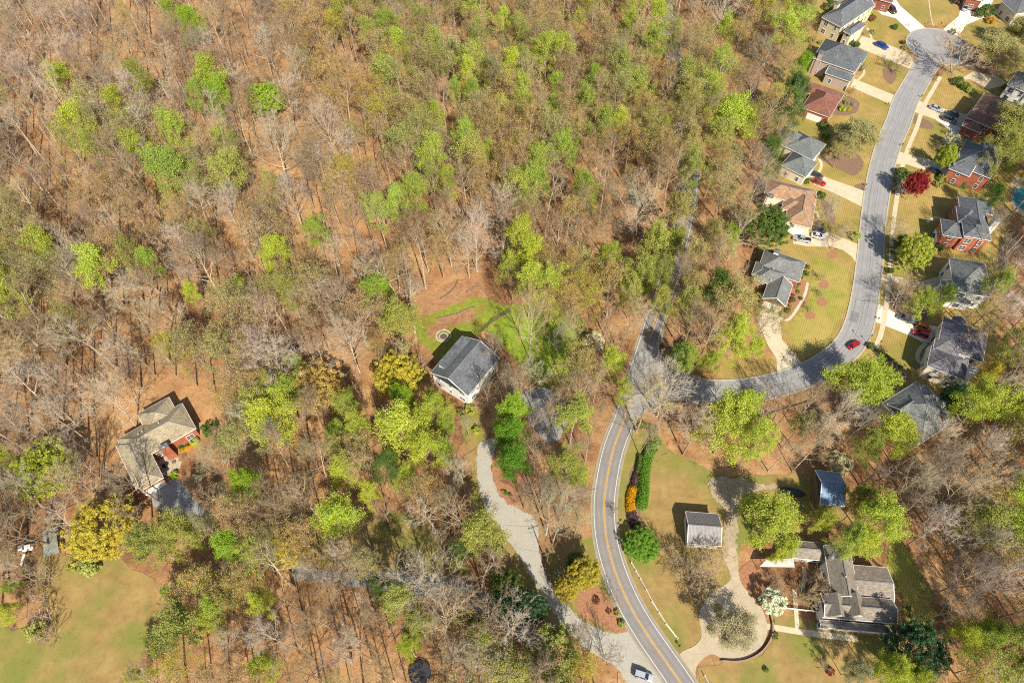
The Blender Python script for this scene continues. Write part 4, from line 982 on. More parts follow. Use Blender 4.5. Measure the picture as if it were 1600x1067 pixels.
house('suburban_house', 'white-walled house with light grey roof below the tall red brick house', ((1481,402),(1554,414)),
      [((1483,402),(1550,464),6.1,'hip','u',.6), ((1470,436),(1500,460),5.2,'hip','u',.6), ((1488,420),(1522,455),6.0,'hip','v',.7), ((1476,456),(1518,477),2.8,'hip','u',.5)], M['white'], M['sh_lgrey'], group=HG,
      chim=[(1553,438,1.4,2.2,1.4,'white')], gar=[(1,'W',.5)], doors=[(0,'W',.3)], vents=[(1526,427),(1526,440),(1540,450)])
house('suburban_house', 'large house with purple-grey hip roof at the end of the pale driveway', ((1474,497),(1540,521)),
      [((1475,495),(1536,566),6,'hip','v',.55), ((1456,540),(1508,594),5.6,'hip','u',.55), ((1489,494),(1508,512),5.4,'gable','v',.6), ((1462,528),(1498,560),5.9,'hip','u',.6)], M['stucco'], M['sh_blue'], group=HG,
      chim=[(1526,575,1.4,1.6,1.2,'white')], gar=[(3,'W',.5)], doors=[(0,'W',.6)], vents=[(1500,540),(1510,556)])
house('suburban_house', 'grey-roofed house at the bend between a yellow-green tree and a dark evergreen', ((1432.7,597),(1473,636)),
      [((1433,596),(1440,692),6,'hip','u',.62), ((1419,612),(1414,660),6.4,'gh','v',.8), ((1447,601),(1452,650),6.7,'hip','v',.85)], M['stucco'], M['sh_lgrey'], group=HG,
      chim=[(1481,646,1.4,1.4,1.0,'brickd')], gar=[(1,'W',.5)], doors=[(0,'W',.8)], vents=[(1449,658),(1446,652)])
house('suburban_house', 'white house with pale grey roof cut by the right edge near the turning circle', ((1588,118),(1612,128)),
      [((1590,112),(1640,160),6,'hip','v',.6)], M['white'], M['sh_lgrey'], group=HG)
house('suburban_house', 'grey-roofed house in the upper right corner behind a hedge of dark shrubs', ((1585,15),(1630,8)),
      [((1588,22),(1640,-10),5,'hip','u',.5)], M['stucco'], M['sh_grey'], group=HG)
house('brick_garage', 'dark brick building with russet roof cut by the top edge beside the white driveway', ((1366,2),(1395,10)),
      [((1364,-14),(1394,5),4.2,'hip','u',.5)], M['brickd'], M['sh_red'], cat='garage')
house('brick_house', 'tan brick house corner at the top edge above the wide concrete driveway', ((1515,-8),(1545,-2)),
      [((1512,-22),(1536,2),4.5,'hip','v',.5)], M['brickd'], M['sh_tan'], group=HG)
# the white house in the middle
wh, wr, wl = house('white_house', 'white two-storey house with grey gable roof at the edge of the woods', ((731,619),(775,565.5)),
      [((731,619),(722.5,525),5.6,'gable','u',.50)], M['white'], M['sh_grey'], doors=[(0,'E',.5)], trim='white', vents=[(694,566),(746,585)], group=None)
x0, x1, y0, y1 = wr[0][:4]
mb = MB()
ez = wr[0][4]; hs_ = (y1-y0)/2
xa, xb = x0+.18*(x1-x0), x0+.92*(x1-x0)
mb.add([(xa, y1-1.0, ez+.4), (xb, y1-1.0, ez+.4), (xb, y1-1.0, ez+1.75), (xa, y1-1.0, ez+1.75), (xa, y1-3.1, ez+1.6), (xb, y1-3.1, ez+1.6), (xb, y1-3.1, ez+2.05), (xa, y1-3.1, ez+2.05)],
       [(1, 0, 3, 2), (0, 4, 7, 3), (5, 1, 2, 6)])
dm = mb.build('dormer', M['white'], wh); mb = MB(); mb.bar((xa-.2, y1-2.0, ez+1.98), (xb+.2, y1-2.0, ez+1.98), 2.6, .12); mb.build('roof', M['sh_dark'], dm)
# deck beside it
def platform(name, label, cat, d, a, c, z, mat, plank, w=.3, posts=True, mat2=None):
    A = P(*a, z); q0, q1 = P(*d[0], z), P(*d[1], z); an = math.atan2(q1.y-q0.y, q1.x-q0.x); C_ = P(*c, z)
    dx, dy = C_.x-A.x, C_.y-A.y; lx, ly = dx*cos(an)+dy*sin(an), -dx*sin(an)+dy*cos(an)
    root = empty(name, (A.x, A.y, 0), an); tag(root, label, cat); sx, sy = (1 if lx > 0 else -1), (1 if ly > 0 else -1)
    n = max(2, int(abs(ly)/w)); mb = MB(); mb.box(0, abs(lx), 0, w-.03, -.05, 0); g = mb.build(plank, mat, root); me = g.data; bpy.data.objects.remove(g)
    for i in range(n):
        o = ob(plank, me, root, (min(0, lx), min(0, ly)+i*w, z+R.uniform(-.008, .008)))
    if posts:
        mb = MB(); mb.tube((0, 0, -.2), (0, 0, z-.06), .09, n=6); g = mb.build('post', mat2 or mat, root); me = g.data; bpy.data.objects.remove(g)
        for i in (.1, lx-.1*sx):
            for j in (.1*sy, ly-.1*sy): ob('post', me, root, (i, j, 0))
    mb = MB()
    for (p, q) in (((0, ly), (lx, ly)), ((lx, 0), (lx, ly)), ((0, 0), (lx, 0))):
        for zz in (z+.45, z+.95): mb.bar((*p, zz), (*q, zz), .07, .05)
        for k in range(7): t = k/6; mb.bar((p[0]+(q[0]-p[0])*t, p[1]+(q[1]-p[1])*t, z), (p[0]+(q[0]-p[0])*t, p[1]+(q[1]-p[1])*t, z+.95), .07, .07)
    mb.build('railing', mat2 or mat, root)
    return root
platform('deck', 'dark raised wooden deck with railing beside the white house', 'deck', ((722.5,525),(775,565.5)), (739,534), (779,551), 2.6, M['darkwood'], 'deck_plank', .28)
# the left house
bh, br_, bl = house('brick_house', 'brick house with beige-grey hip roof and white garage door in the left woods', ((186,682),(277.6,631)),
      [((183,686),(306,669),3.9,'hip','u',.52), ((214,647),(281,652),3.8,'hip','v',.52), ((180,695),(255,746),3.7,'hip','v',.52)], M['brick'], M['sh_beige'],
      gar=[(2,'S',.5)], doors=[(0,'S',.55)], chim=[(251,694,1.9,1.0,.7,'brick')], vents=[(248,661),(222,674),(211,721),(217,680)], group=None)
# the two barns and the farmhouse
corr = lambda nm, c, c2: simple(nm, c, .45, .3, .8, metal=.35, c2=c2)
def corrug(name, c, c2):
    m, t, b = new_mat(name); v = coords(t)
    w = t.nodes.new('ShaderNodeTexWave'); w.inputs['Scale'].default_value = 1.1; w.bands_direction = 'X'; t.links.new(v, w.inputs[0])
    x = ramp(t, noise(t, .7, 5, .7, v), [(.3, c2), (.7, c)]); x = mix(t, 1.0, x, ramp(t, w.outputs['Fac'], [(.0, (.55,)*3), (.35, (1,)*3)]), 'MULTIPLY')
    t.links.new(x, b.inputs['Base Color']); b.inputs['Roughness'].default_value = .55; b.inputs['Metallic'].default_value = .1; bump(t, b, w.outputs['Fac'], .4, .05); return m
house('grey_garage', 'small white-walled garage with ribbed grey metal roof beside the drive', ((1071,799),(1125,803)), [((1071,799),(1127,853),3.4,'gable','u',.55)], M['white'], corrug('grey_ribbed_metal', (.25, .23, .22), (.18, .17, .165)), cat='garage', gar=[(0,'E',.5)], wins=False)
house('blue_barn', 'barn with blue-grey metal gable roof at the edge of the pines', ((1274.4,733.7),(1317.5,738)), [((1274,734),(1320,791),4.0,'gable','u',.62)], M['wood'], corrug('blue_ribbed_metal', (.20, .30, .44), (.13, .20, .31)), cat='barn', wins=False)
fh, fr, fl = house('farmhouse', 'large farmhouse with weathered wood shingle roofs, two dormers and a long porch', ((1281,934),(1401,944)),
      [((1282,927),(1402,974),4.6,'gable','u',.62), ((1287,852),(1343,936),4.7,'gable','v',.74), ((1316,881),(1398,940),3.9,'gable','u',.36), ((1234,844),(1293,876),3.1,'gable','u',.62), ((1281,968),(1401,990),2.9,'gh','u',.30)],
      M['white'], M['sh_wood'], doors=[(0,'S',.4)], chim=[(1304,866,.6,.6,.8,'steel')], vents=[(1320,902),(1303,871)], group=None)
for px in (1308, 1338):
    x, y = fl(px, 962, 5.2); mb = MB(); e = 5.1
    mb.add([(x-1.6, y, e), (x+1.6, y, e), (x, y, e+1.9)], [(0, 1, 2)]); dm = mb.build('dormer', M['white'], fh)
    mb = MB(); mb.add([(x-1.85, y-.25, e-.1), (x, y-.25, e+2.05), (x, y+4.2, e+2.05), (x-1.85, y+4.2, e-.1), (x+1.85, y-.25, e-.1), (x+1.85, y+4.2, e-.1)], [(0, 1, 2, 3), (1, 4, 5, 2)]); mb.build('roof', M['sh_wood'], dm)
mb = MB(); rc = fr[4]
for k in range(9): xx = rc[0]+.3+(rc[1]-rc[0]-.6)*k/8; mb.box(xx-.08, xx+.08, rc[2]+.2, rc[2]+.36, 0, 2.75)
mb.build('porch_columns', M['white'], fh)['kind'] = 'stuff'
# small roofed things
def shed(name, label, a, b, c, d, z, mat, cat, posts=M['wood'], dz=.0):
    q = [P(*k, z) for k in (a, b, c, d)]; o = sum(q, Vector())/4; root = empty(name, (o.x, o.y, 0)); tag(root, label, cat)
    v = [(k.x-o.x, k.y-o.y, z+(dz if i < 2 else 0)) for i, k in enumerate(q)]; mb = MB()
    mb.add(v+[(x, y, zz-.1) for x, y, zz in v], [(0, 3, 2, 1), (4, 5, 6, 7), (0, 1, 5, 4), (1, 2, 6, 5), (2, 3, 7, 6), (3, 0, 4, 7)]); mb.build('roof', mat, root)
    mb = MB(); mb.tube((0, 0, -.2), (0, 0, z-.12), .07, n=6); g = mb.build('post', posts, root); me = g.data; bpy.data.objects.remove(g)
    for x, y, zz in v: ob('post', me, root, (x*.93, y*.93, 0))
    return root
shed('open_shed', 'open shed with faded green metal roof at the clearing by the golden tree', (68,829), (88,825), (92,863), (68,870), 2.6, corrug('faded_green_metal', (.30, .32, .26), (.24, .25, .20)), 'shed', dz=.5)
shed('canopy', 'white fabric canopy in front of the farmhouse wing', (1196,876), (1238,873), (1242,886), (1187,885), 2.5, simple('white_canvas', (.42, .41, .37), .8, .25, 1), 'canopy', dz=.7)
shed('pergola_roof', 'weathered shingled lean-to between the canopy and the farmhouse wing', (1228,862), (1250,860), (1252,876), (1224,878), 2.8, M['sh_wood'], 'lean-to', dz=.6)
# patio slabs with furniture
q = [P2(p) for p in ((240,716),(262,697),(280,716),(284,728),(262,746),(250,738))]
pt = empty('patio', (0, 0, 0)); tag(pt, kind='structure'); xs = [a[0] for a in q]; ys = [a[1] for a in q]
mb = MB(); mb.box(-.44, .44, -.44, .44, 0, .05); g = mb.build('paving_slab', M['c_tan'], pt); me = g.data; bpy.data.objects.remove(g)
for i in range(int((max(xs)-min(xs))/.92)+1):
    for j in range(int((max(ys)-min(ys))/.92)+1):
        x, y = min(xs)+i*.92, min(ys)+j*.92
        if inpoly(np.array([x]), np.array([y]), q)[0]: o = ob('paving_slab', me, pt, (x, y, .01+R.uniform(0, .008)))

# ------------------------------------------------------------------ vehicles
def car_parts(kind):
    L, Wd = 4.7, 1.84
    if kind == 'suv': prof = [(-2.3, .55, .98), (-2.28, .32, 1.05), (-1.2, .22, 1.08), (0, .22, 1.06), (1.1, .22, 1.05), (1.3, .22, 1.03), (2.1, .3, .93), (2.32, .42, .75)]; gh = [(-2.15, 1.06), (-1.95, 1.66), (.35, 1.68), (1.2, 1.06)]
    elif kind == 'pickup': prof = [(-2.8, .5, 1.02), (-2.75, .35, 1.05), (-1.4, .25, 1.05), (0, .25, 1.05), (1.3, .25, 1.08), (2.5, .32, 1.02), (2.75, .45, .8)]; gh = [(-.85, 1.08), (-.6, 1.78), (.75, 1.78), (1.45, 1.08)]
    else: prof = [(-2.35, .5, .85), (-2.3, .3, .93), (-1.3, .2, .95), (0, .2, .93), (1.0, .2, .93), (1.3, .2, .9), (2.1, .28, .78), (2.35, .4, .6)]; gh = [(-1.85, .94), (-1.15, 1.42), (.25, 1.44), (1.15, .93)]
    b = MB(); n = len(prof); sec = []
    for (x, z0, z1) in prof:
        k = .84 if abs(x) > 2.25 else .95 if abs(x) > 2.0 else 1; w = Wd/2*k
        sec.append([(x, -w*.93, z0), (x, -w, z0+.16), (x, -w, z1-.18), (x, -w*.9, z1-.03), (x, -w*.55, z1), (x, w*.55, z1), (x, w*.9, z1-.03), (x, w, z1-.18), (x, w, z0+.16), (x, w*.93, z0)])
    m = 10; vs = [v for s in sec for v in s]; fs = [(i*m+j, i*m+(j+1) % m, (i+1)*m+(j+1) % m, (i+1)*m+j) for i in range(n-1) for j in range(m)]
    fs += [tuple(range(m))[::-1], tuple(range((n-1)*m, n*m))]; b.add(vs, fs)
    g = MB(); (a, za), (c, zb), (d, zc_), (e, zd_) = gh; w0, w1 = .83, .62
    g.add([(a, -w0, za), (a, w0, za), (c, w1, zb), (c, -w1, zb), (d, -w1, zc_), (d, w1, zc_), (e, w0, zd_), (e, -w0, zd_)], [(0, 3, 2, 1), (7, 6, 5, 4), (0, 7, 4, 3), (1, 2, 5, 6), (3, 4, 5, 2)])
    r = MB(); r.box(c+.02, d-.02, -w1-.02, w1+.02, zb-.02, zb+.05)
    for (p, q) in (((c, w1, zb), (a, w0, za)), ((d, w1, zb), (e, w0, zd_))):
        for s in (1, -1): r.bar((p[0], s*p[1], p[2]), (q[0], s*q[1], q[2]+.01), .09, .07)
    mid = (c+d)/2
    for s in (1, -1): r.bar((mid, s*(w1+.005), zb), (mid-.1, s*(w0+.005), za+.01), .1, .06)
    W_ = MB(); W_.tube((0, -.11, 0), (0, .11, 0), .34, n=16); H_ = MB(); H_.tube((0, -.12, 0), (0, .12, 0), .2, n=12)
    hl = MB(); hl.box(-.08, .06, -.2, .2, -.07, .07); bed = None
    if kind == 'pickup': bed = MB(); bed.box(-2.68, -.95, -.72, .72, 1.04, 1.09)
    mi = MB(); mi.box(-.08, .08, -.1, .1, -.06, .07)
    ends = (prof[0][0]+.05, prof[-1][0]-.12, prof[0][2]-.15, prof[-2][2]-.13)
    return b, g, r, W_, H_, hl, bed, mi, ends, (1.42 if kind != 'pickup' else 1.75)
CP = {}
def car(px, py, dx, dy, lpx, kind, paint, label, name='parked_car'):
    global CP
    key = kind
    if key not in CP:
        b, g, r, w, h, l, bed, mi, ends, wb = car_parts(kind); ms = []
        for mbx, nm in ((b, 'b'), (g, 'g'), (r, 'r'), (w, 'w'), (h, 'h'), (l, 'l'), (bed, 'bed'), (mi, 'm')):
            if mbx is None: ms.append(None); continue
            o = mbx.build(nm, [M['black']], smooth=(nm == 'b')); me = o.data; bpy.data.objects.remove(o); ms.append(me)
        CP[key] = (ms, ends, wb)
    ms, ends, wb = CP[key]
    z = .7; c = P(px, py, z); a0, a1 = P(px-dx, py-dy, z), P(px+dx, py+dy, z); an = math.atan2(a1.y-a0.y, a1.x-a0.x)
    k = math.hypot(dx, dy); e0, e1 = P(px-dx/k*lpx/2, py-dy/k*lpx/2, z), P(px+dx/k*lpx/2, py+dy/k*lpx/2, z); s = (e1-e0).length/(5.6 if kind == 'pickup' else 4.7); s = max(.85, min(1.12, s))
    root = empty(name, (c.x, c.y, .05), an, s); tag(root, label, 'truck' if kind == 'pickup' else 'car', 'cars parked in the neighbourhood')
    def part(nm, me, mat, loc=(0, 0, 0), par=None, sc=None):
        o = ob(nm, me, par or root, loc)
        o.material_slots[0].link = 'OBJECT'; o.material_slots[0].material = mat
        return o
    part('body', ms[0], paint); part('glass', ms[1], M['carglass']); part('roof', ms[2], paint)
    if ms[6]: part('bed_cover', ms[6], M['black'])
    for sx in (-1, 1):
        for sy in (-1, 1):
            w = part('wheel', ms[3], M['black'], (sx*wb, sy*.80, .34)); part('hubcap', ms[4], M['steel'], (0, 0, 0), w)
    for sy in (-1, 1):
        part('headlight', ms[5], M['lamp'], (ends[1], sy*.6, ends[3])); part('tail_light', ms[5], M['tail'], (ends[0], sy*.62, ends[2])); part('mirror', ms[7], paint, (.75, sy*.98, 1.02))
    return root
M['carglass'] = simple('dark_car_glass', (.02, .025, .03), .08, .2, 1); M['lamp'] = simple('lamp_glass', (.7, .7, .68), .2); M['tail'] = simple('red_lamp', (.35, .01, .01), .3)
CPT = {k: carpaint(k+'_paint', c) for k, c in {'silver': (.42, .44, .47), 'white': (.78, .78, .78), 'blue': (.01, .06, .30), 'maroon': (.09, .035, .03), 'red': (.42, .01, .015), 'black': (.018, .02, .024), 'slate': (.06, .085, .11), 'teal': (.05, .075, .08), 'grey': (.10, .11, .12), 'orange': (.62, .15, .02), 'pale': (.33, .36, .38)}.items()}
for a in [(1393,15,8,7,24,'suv','maroon','dark maroon car parked on the pale driveway at the top edge'), (1378,71,10,4.5,22,'sedan','blue','blue car parked on the driveway below the cream house'),
          (1509,11,3,-7,19,'sedan','silver','silver car on the wide concrete driveway in the top right corner'), (1463,169,10,4,22,'sedan','silver','silver car nearest the kerb on the driveway of the brown-roofed brick house'),
          (1489,177,-10,-3.5,21,'sedan','slate','slate grey car parked beside a black sport utility car'), (1484,187,10,4,24,'suv','grey','charcoal sport utility car between the slate car and the white paving strip'),
          (1507,208,10,5,23,'suv','pale','pale grey car parked closest to the brown-roofed brick house wall'), (1461,267,10,3,22,'sedan','black','black car on the driveway above the crimson tree'),
          (1277,273,10,4,20,'sedan','teal','dark teal car parked tight against the green-grey roofed house'), (1280,284,10,4,23,'sedan','red','bright red car on the driveway beside the dark teal car'),
          (1281,358,10,3,21,'sedan','slate','dark blue-grey car parked behind the white car'), (1279,368,10,2,22,'sedan','white','white car between the dark blue-grey car and the grey pickup'),
          (1253,373,-10,-2,29,'pickup','pale','grey pickup truck with black bed cover parked by the white garage door'), (1414,497,-10,-4.5,22,'sedan','grey','charcoal car first on the bright pale driveway'),
          (1439,521,-10,-3.5,25,'suv','red','dark red car in the shade of the purple-grey roofed house'), (1335,538,8,-5,20,'sedan','red','small red car driving round the bend of the street'),
          (1352,645,7,6,25,'suv','white','white sport utility car parked by the drive of the house at the bend'), (1005,1055,10,3.4,32,'suv','silver','silver car stopped on the gravel entrance beside the main road')]:
    car(*a[:6], CPT[a[6]], a[7], name='pickup_truck' if a[5] == 'pickup' else 'parked_car')
# orange jeep-like vehicle with a little trailer
car(1444, 511, 10, 3.5, 21, 'suv', CPT['orange'], 'orange off-road car in front of the shaded garage')
c = P(1430, 503, .5); root = empty('utility_trailer', (c.x, c.y, .1), radians(-26)); tag(root, 'small grey utility trailer hitched between the charcoal car and the orange car', 'trailer')
mb = MB(); mb.box(-1.1, 1.1, -.7, .7, .4, .46); mb.box(-1.1, 1.1, -.72, -.66, .46, .8); mb.box(-1.1, 1.1, .66, .72, .46, .8); mb.box(-1.12, -1.06, -.7, .7, .46, .8); mb.build('tray', M['steel'], root)
for s in (-1, 1): mb = MB(); mb.tube((0, s*.8-.08, .3), (0, s*.8+.08, .3), .3, n=12); mb.build('wheel', M['black'], root)
mb = MB(); mb.bar((1.1, 0, .42), (2.0, 0, .42), .08); mb.build('drawbar', M['steel'], root)
# ------------------------------------------------------------------ street furniture, fences, garden things
def fence_line(name, label, pts, hgt, mat, rails=3, gap=2.4, cat='fence', w=.1, picket=0):
    l = pw(pts); root = empty(name, (l[0][0], l[0][1], 0)); tag(root, label, cat); o0 = Vector((*l[0], 0))
    S_ = []
    for a, b in zip(l[:-1], l[1:]):
        L = math.hypot(b[0]-a[0], b[1]-a[1]); n = max(1, round(L/gap))
        for i in range(n): S_.append(((a[0]+(b[0]-a[0])*i/n, a[1]+(b[1]-a[1])*i/n), (a[0]+(b[0]-a[0])*(i+1)/n, a[1]+(b[1]-a[1])*(i+1)/n)))
    mb = MB(); mb.box(-w/2, w/2, -w/2, w/2, -.2, hgt+.08); g = mb.build('post', mat, root); me = g.data; bpy.data.objects.remove(g)
    for a, b in S_: ob('post', me, root, (a[0]-o0.x, a[1]-o0.y, 0))
    ob('post', me, root, (S_[-1][1][0]-o0.x, S_[-1][1][1]-o0.y, 0))
    for a, b in S_:
        for k in range(rails):
            z = hgt*(k+1)/(rails)-.08; mb = MB(); mb.bar((a[0]-o0.x, a[1]-o0.y, z), (b[0]-o0.x, b[1]-o0.y, z), .06, .14); mb.build('rail', mat, root)
        if picket:
            mb = MB(); n = int(math.hypot(b[0]-a[0], b[1]-a[1])/.18)
            for i in range(n): t = (i+.5)/n; x, y = a[0]+(b[0]-a[0])*t-o0.x, a[1]+(b[1]-a[1])*t-o0.y; mb.box(x-.05, x+.05, y-.02, y+.02, .05, hgt)
            mb.build('pickets', mat, root)['kind'] = 'stuff'
    return root
M['rail'] = simple('white_rail_paint', (.80, .76, .68), .6, .1, 2)
fence_line('rail_fence', 'long white rail fence between the main road and the farm lawn', [(986,880),(1000,905),(1018,940),(1040,975),(1058,998)], 1.0, M['rail'], 3, w=.14)
fence_line('rail_fence', 'short white rail fence at the bottom edge right of the farm entrance', [(1100,1056),(1108,1072),(1118,1088)], 1.0, M['rail'], 3, w=.14)
fence_line('picket_fence', 'white picket fence running from the blossom tree to the farmhouse porch', [(1212,949),(1240,952),(1279,957)], 1.0, M['rail'], 2, picket=1)
fence_line('garden_fence', 'weathered fence running down behind the farmhouse garden', [(1355,870),(1372,885),(1384,892)], 1.2, M['wood'], 2, picket=1)
fence_line('garden_fence', 'dark yard fence behind the tall red brick house', [(1568,372),(1567,400),(1564,425)], 1.5, M['darkwood'], 2, picket=1)
fence_line('garden_fence', 'dark wire fence running from the deck to the grey tree beyond the lawn', [(752,520),(770,503),(797,488)], 1.2, M['darkwood'], 3)
# curved retaining wall of bricks round the circular drive
wall_pts = catmull(pw([(1200,950),(1205,965),(1207,982),(1203,1000),(1190,1018),(1170,1030),(1150,1034),(1131,1033)]), 8)
wl_ = empty('retaining_wall', (wall_pts[0][0], wall_pts[0][1], 0)); tag(wl_, 'low curved brick retaining wall around the circular driveway', 'wall')
bm1 = MB(); bm1.box(-.36, .36, -.16, .16, 0, .19); g = bm1.build('block', simple('tan_wall_block', (.38, .24, .16), .85, .3, 1), wl_); bme = g.data; bpy.data.objects.remove(g)
acc = 0; d = .0
for a, b in zip(wall_pts[:-1], wall_pts[1:]):
    L = math.hypot(b[0]-a[0], b[1]-a[1]); an = math.atan2(b[1]-a[1], b[0]-a[0])
    while acc < L:
        x, y = a[0]+(b[0]-a[0])*acc/L, a[1]+(b[1]-a[1])*acc/L
        for c_ in range(3):
            o = ob('block', bme, wl_, (x-wall_pts[0][0]+(.37*cos(an) if c_ == 1 else 0), y-wall_pts[0][1]+(.37*sin(an) if c_ == 1 else 0), .02+.2*c_)); o.rotation_euler = (0, 0, an+R.uniform(-.02, .02))
        acc += .74
    acc -= L
def ring_stones(name, label, px, py, r, n, cat, mat, inner=None):
    c = P(px, py); root = empty(name, (c.x, c.y, 0)); tag(root, label, cat)
    for i in range(n):
        a = 2*pi*i/n; mb = MB(); s = R.uniform(.8, 1.15)
        vs = [(x*.26*s*R.uniform(.85, 1.1), y*.2*s*R.uniform(.85, 1.1), z*.24*s) for x in (-1, 1) for y in (-1, 1) for z in (0, 1)]
        mb.add(vs, [(0, 1, 3, 2), (4, 6, 7, 5), (0, 4, 5, 1), (2, 3, 7, 6), (1, 5, 7, 3), (0, 2, 6, 4)]); o = mb.build('stone', mat, root); o.location = (r*cos(a), r*sin(a), 0); o.rotation_euler = (0, 0, a+pi/2)
    if inner:
        mb = MB(); k = 20; mb.add([(0, 0, .08)]+[((r-.3)*cos(2*pi*i/k), (r-.3)*sin(2*pi*i/k), .03) for i in range(k)], [(0, i+1, (i+1) % k+1) for i in range(k)]); mb.build('ash_bed', inner, root)
    return root
ring_stones('fire_pit', 'round stone fire pit on the grass above left of the white house', 693, 526, 1.15, 14, 'fire pit', M['stone'], simple('ash', (.12, .09, .08), .95, .4, 3))
ring_stones('stone_circle', 'wider ring of pale stones laid in the grass around the fire pit', 693, 525, 1.9, 20, 'stone ring', simple('pale_edge_stone', (.55, .42, .32), .9, .3, 3))
# trampoline
c = P(656, 1051, .8); tr = empty('trampoline', (c.x, c.y, 0)); tag(tr, 'round black trampoline in the woods at the bottom edge', 'trampoline')
k = 36; r = 1.95; mb = MB(); mb.add([(0, 0, .74)]+[(r*cos(2*pi*i/k), r*sin(2*pi*i/k), .8) for i in range(k)], [(0, i+1, (i+1) % k+1) for i in range(k)]); mb.build('mat', simple('black_mat', (.045, .045, .05), .6, .3, 1), tr)
mb = MB()
for i in range(k):
    a, b = 2*pi*i/k, 2*pi*(i+1)/k; mb.add([(r*cos(a), r*sin(a), .83), ((r+.28)*cos(a), (r+.28)*sin(a), .83), ((r+.28)*cos(b), (r+.28)*sin(b), .83), (r*cos(b), r*sin(b), .83)], [(0, 1, 2, 3)])
mb.build('pad', simple('dark_pad', (.03, .035, .05), .5), tr)
for i in range(6):
    a = 2*pi*i/6; mb = MB(); mb.tube(((r+.2)*cos(a), (r+.2)*sin(a), -.05), ((r+.2)*cos(a), (r+.2)*sin(a), .8), .035, n=6); mb.build('leg', M['steel'], tr)
# swimming pool at the right edge
sheet('pool_deck', catmull(pw([(1582,283),(1612,278),(1625,330),(1598,338),(1580,318)]), 4, True), .04, M['c_tan'])
q = catmull(pw([(1588,298),(1602,292),(1618,305),(1612,324),(1594,326),(1584,312)]), 5, True)
pw_m, t_, b_ = new_mat('pool_water'); b_.inputs['Base Color'].default_value = (.02, .28, .36, 1); b_.inputs['Roughness'].default_value = .05; bump(t_, b_, noise(t_, 2, 3), .2, .05)
sheet('pool_water', q, .055, pw_m)
# roadside hedge, flowers
def hedge(name, label, line, w, h, col, n, cat='hedge', leaf=.14):
    l = catmull(pw(line), 6); rs = np.random.RandomState(n); k = len(l)-1; t = rs.uniform(0, k, n); i = t.astype(int); f = (t-i)[:, None]; L = np.array([q[:2] for q in l]); p = L[i]*(1-f)+L[i+1]*f
    c = np.concatenate([p, np.zeros((n, 1))], 1); off = rs.normal(size=(n, 3)); off /= np.linalg.norm(off, axis=1, keepdims=True); off *= rs.uniform(.75, 1.05, (n, 1))
    c[:, 0] += off[:, 0]*w/2; c[:, 1] += off[:, 1]*w/2; c[:, 2] = np.abs(off[:, 2])*h+.05; o0 = l[0]; c[:, 0] -= o0[0]; c[:, 1] -= o0[1]
    v, fc_ = leaves(c, leaf, rs, .3, off); root = empty(name, (o0[0], o0[1], 0)); tag(root, label, cat)
    o = ob('foliage', mesh_np(name, v, [fc_], [M['leaf']]), root); o.color = (*CO[col], 1)
    st = rs.choice(len(c), 40); b_ = c[st]*np.array([1, 1, 0]); v, fc_ = spikes(b_, c[st]*np.array([1, 1, .9]), np.full(40, .03)); ob('stems', mesh_np(name+'_stems', v, [fc_], [M['twig2']]), root)
    return root
hedge('hedge', 'long bright green hedge curving beside the main road', [(1025,690),(1012,712),(1006,740),(1005,765),(1002,790)], 3.0, 1.8, 'D', 12000).children[0].color = (.14, .28, .03, 1)
hedge('flowering_hedge', 'bright yellow flowering hedge between two dark strips beside the road', [(989,765),(985,780),(985,797)], 2.2, 1.3, 'F', 5000)
hedge('low_hedge', 'dark purple-brown low hedge just above the yellow flowers', [(995,742),(992,752),(990,762)], 1.9, 1.0, 'K', 2600).children[0].color = (.14, .085, .08, 1)
hedge('low_hedge', 'dark purple-brown low hedge just below the yellow flowers', [(986,801),(988,812),(993,820)], 2.4, 1.0, 'K', 3000).children[0].color = (.14, .085, .08, 1)
hedge('low_hedge', 'yellow flowering strip of low plants along the brick house wall', [(284,704),(296,699),(310,693)], 1.0, .7, 'F', 1400)
hedge('ivy_bank', 'narrow green hedge above the roadside hedge by a small bare tree', [(1000,715),(998,728),(996,738)], 1.4, 1.4, 'D', 2500)
hedge('hedge', 'dark green rounded hedge behind the slate-roofed brick house', [(1478,282),(1492,288),(1505,292)], 2.4, 1.6, 'D', 3500)
T(1003, 850, 56, 'round', 'H', h=4.8, label='round bright green clipped tree beside the main road')
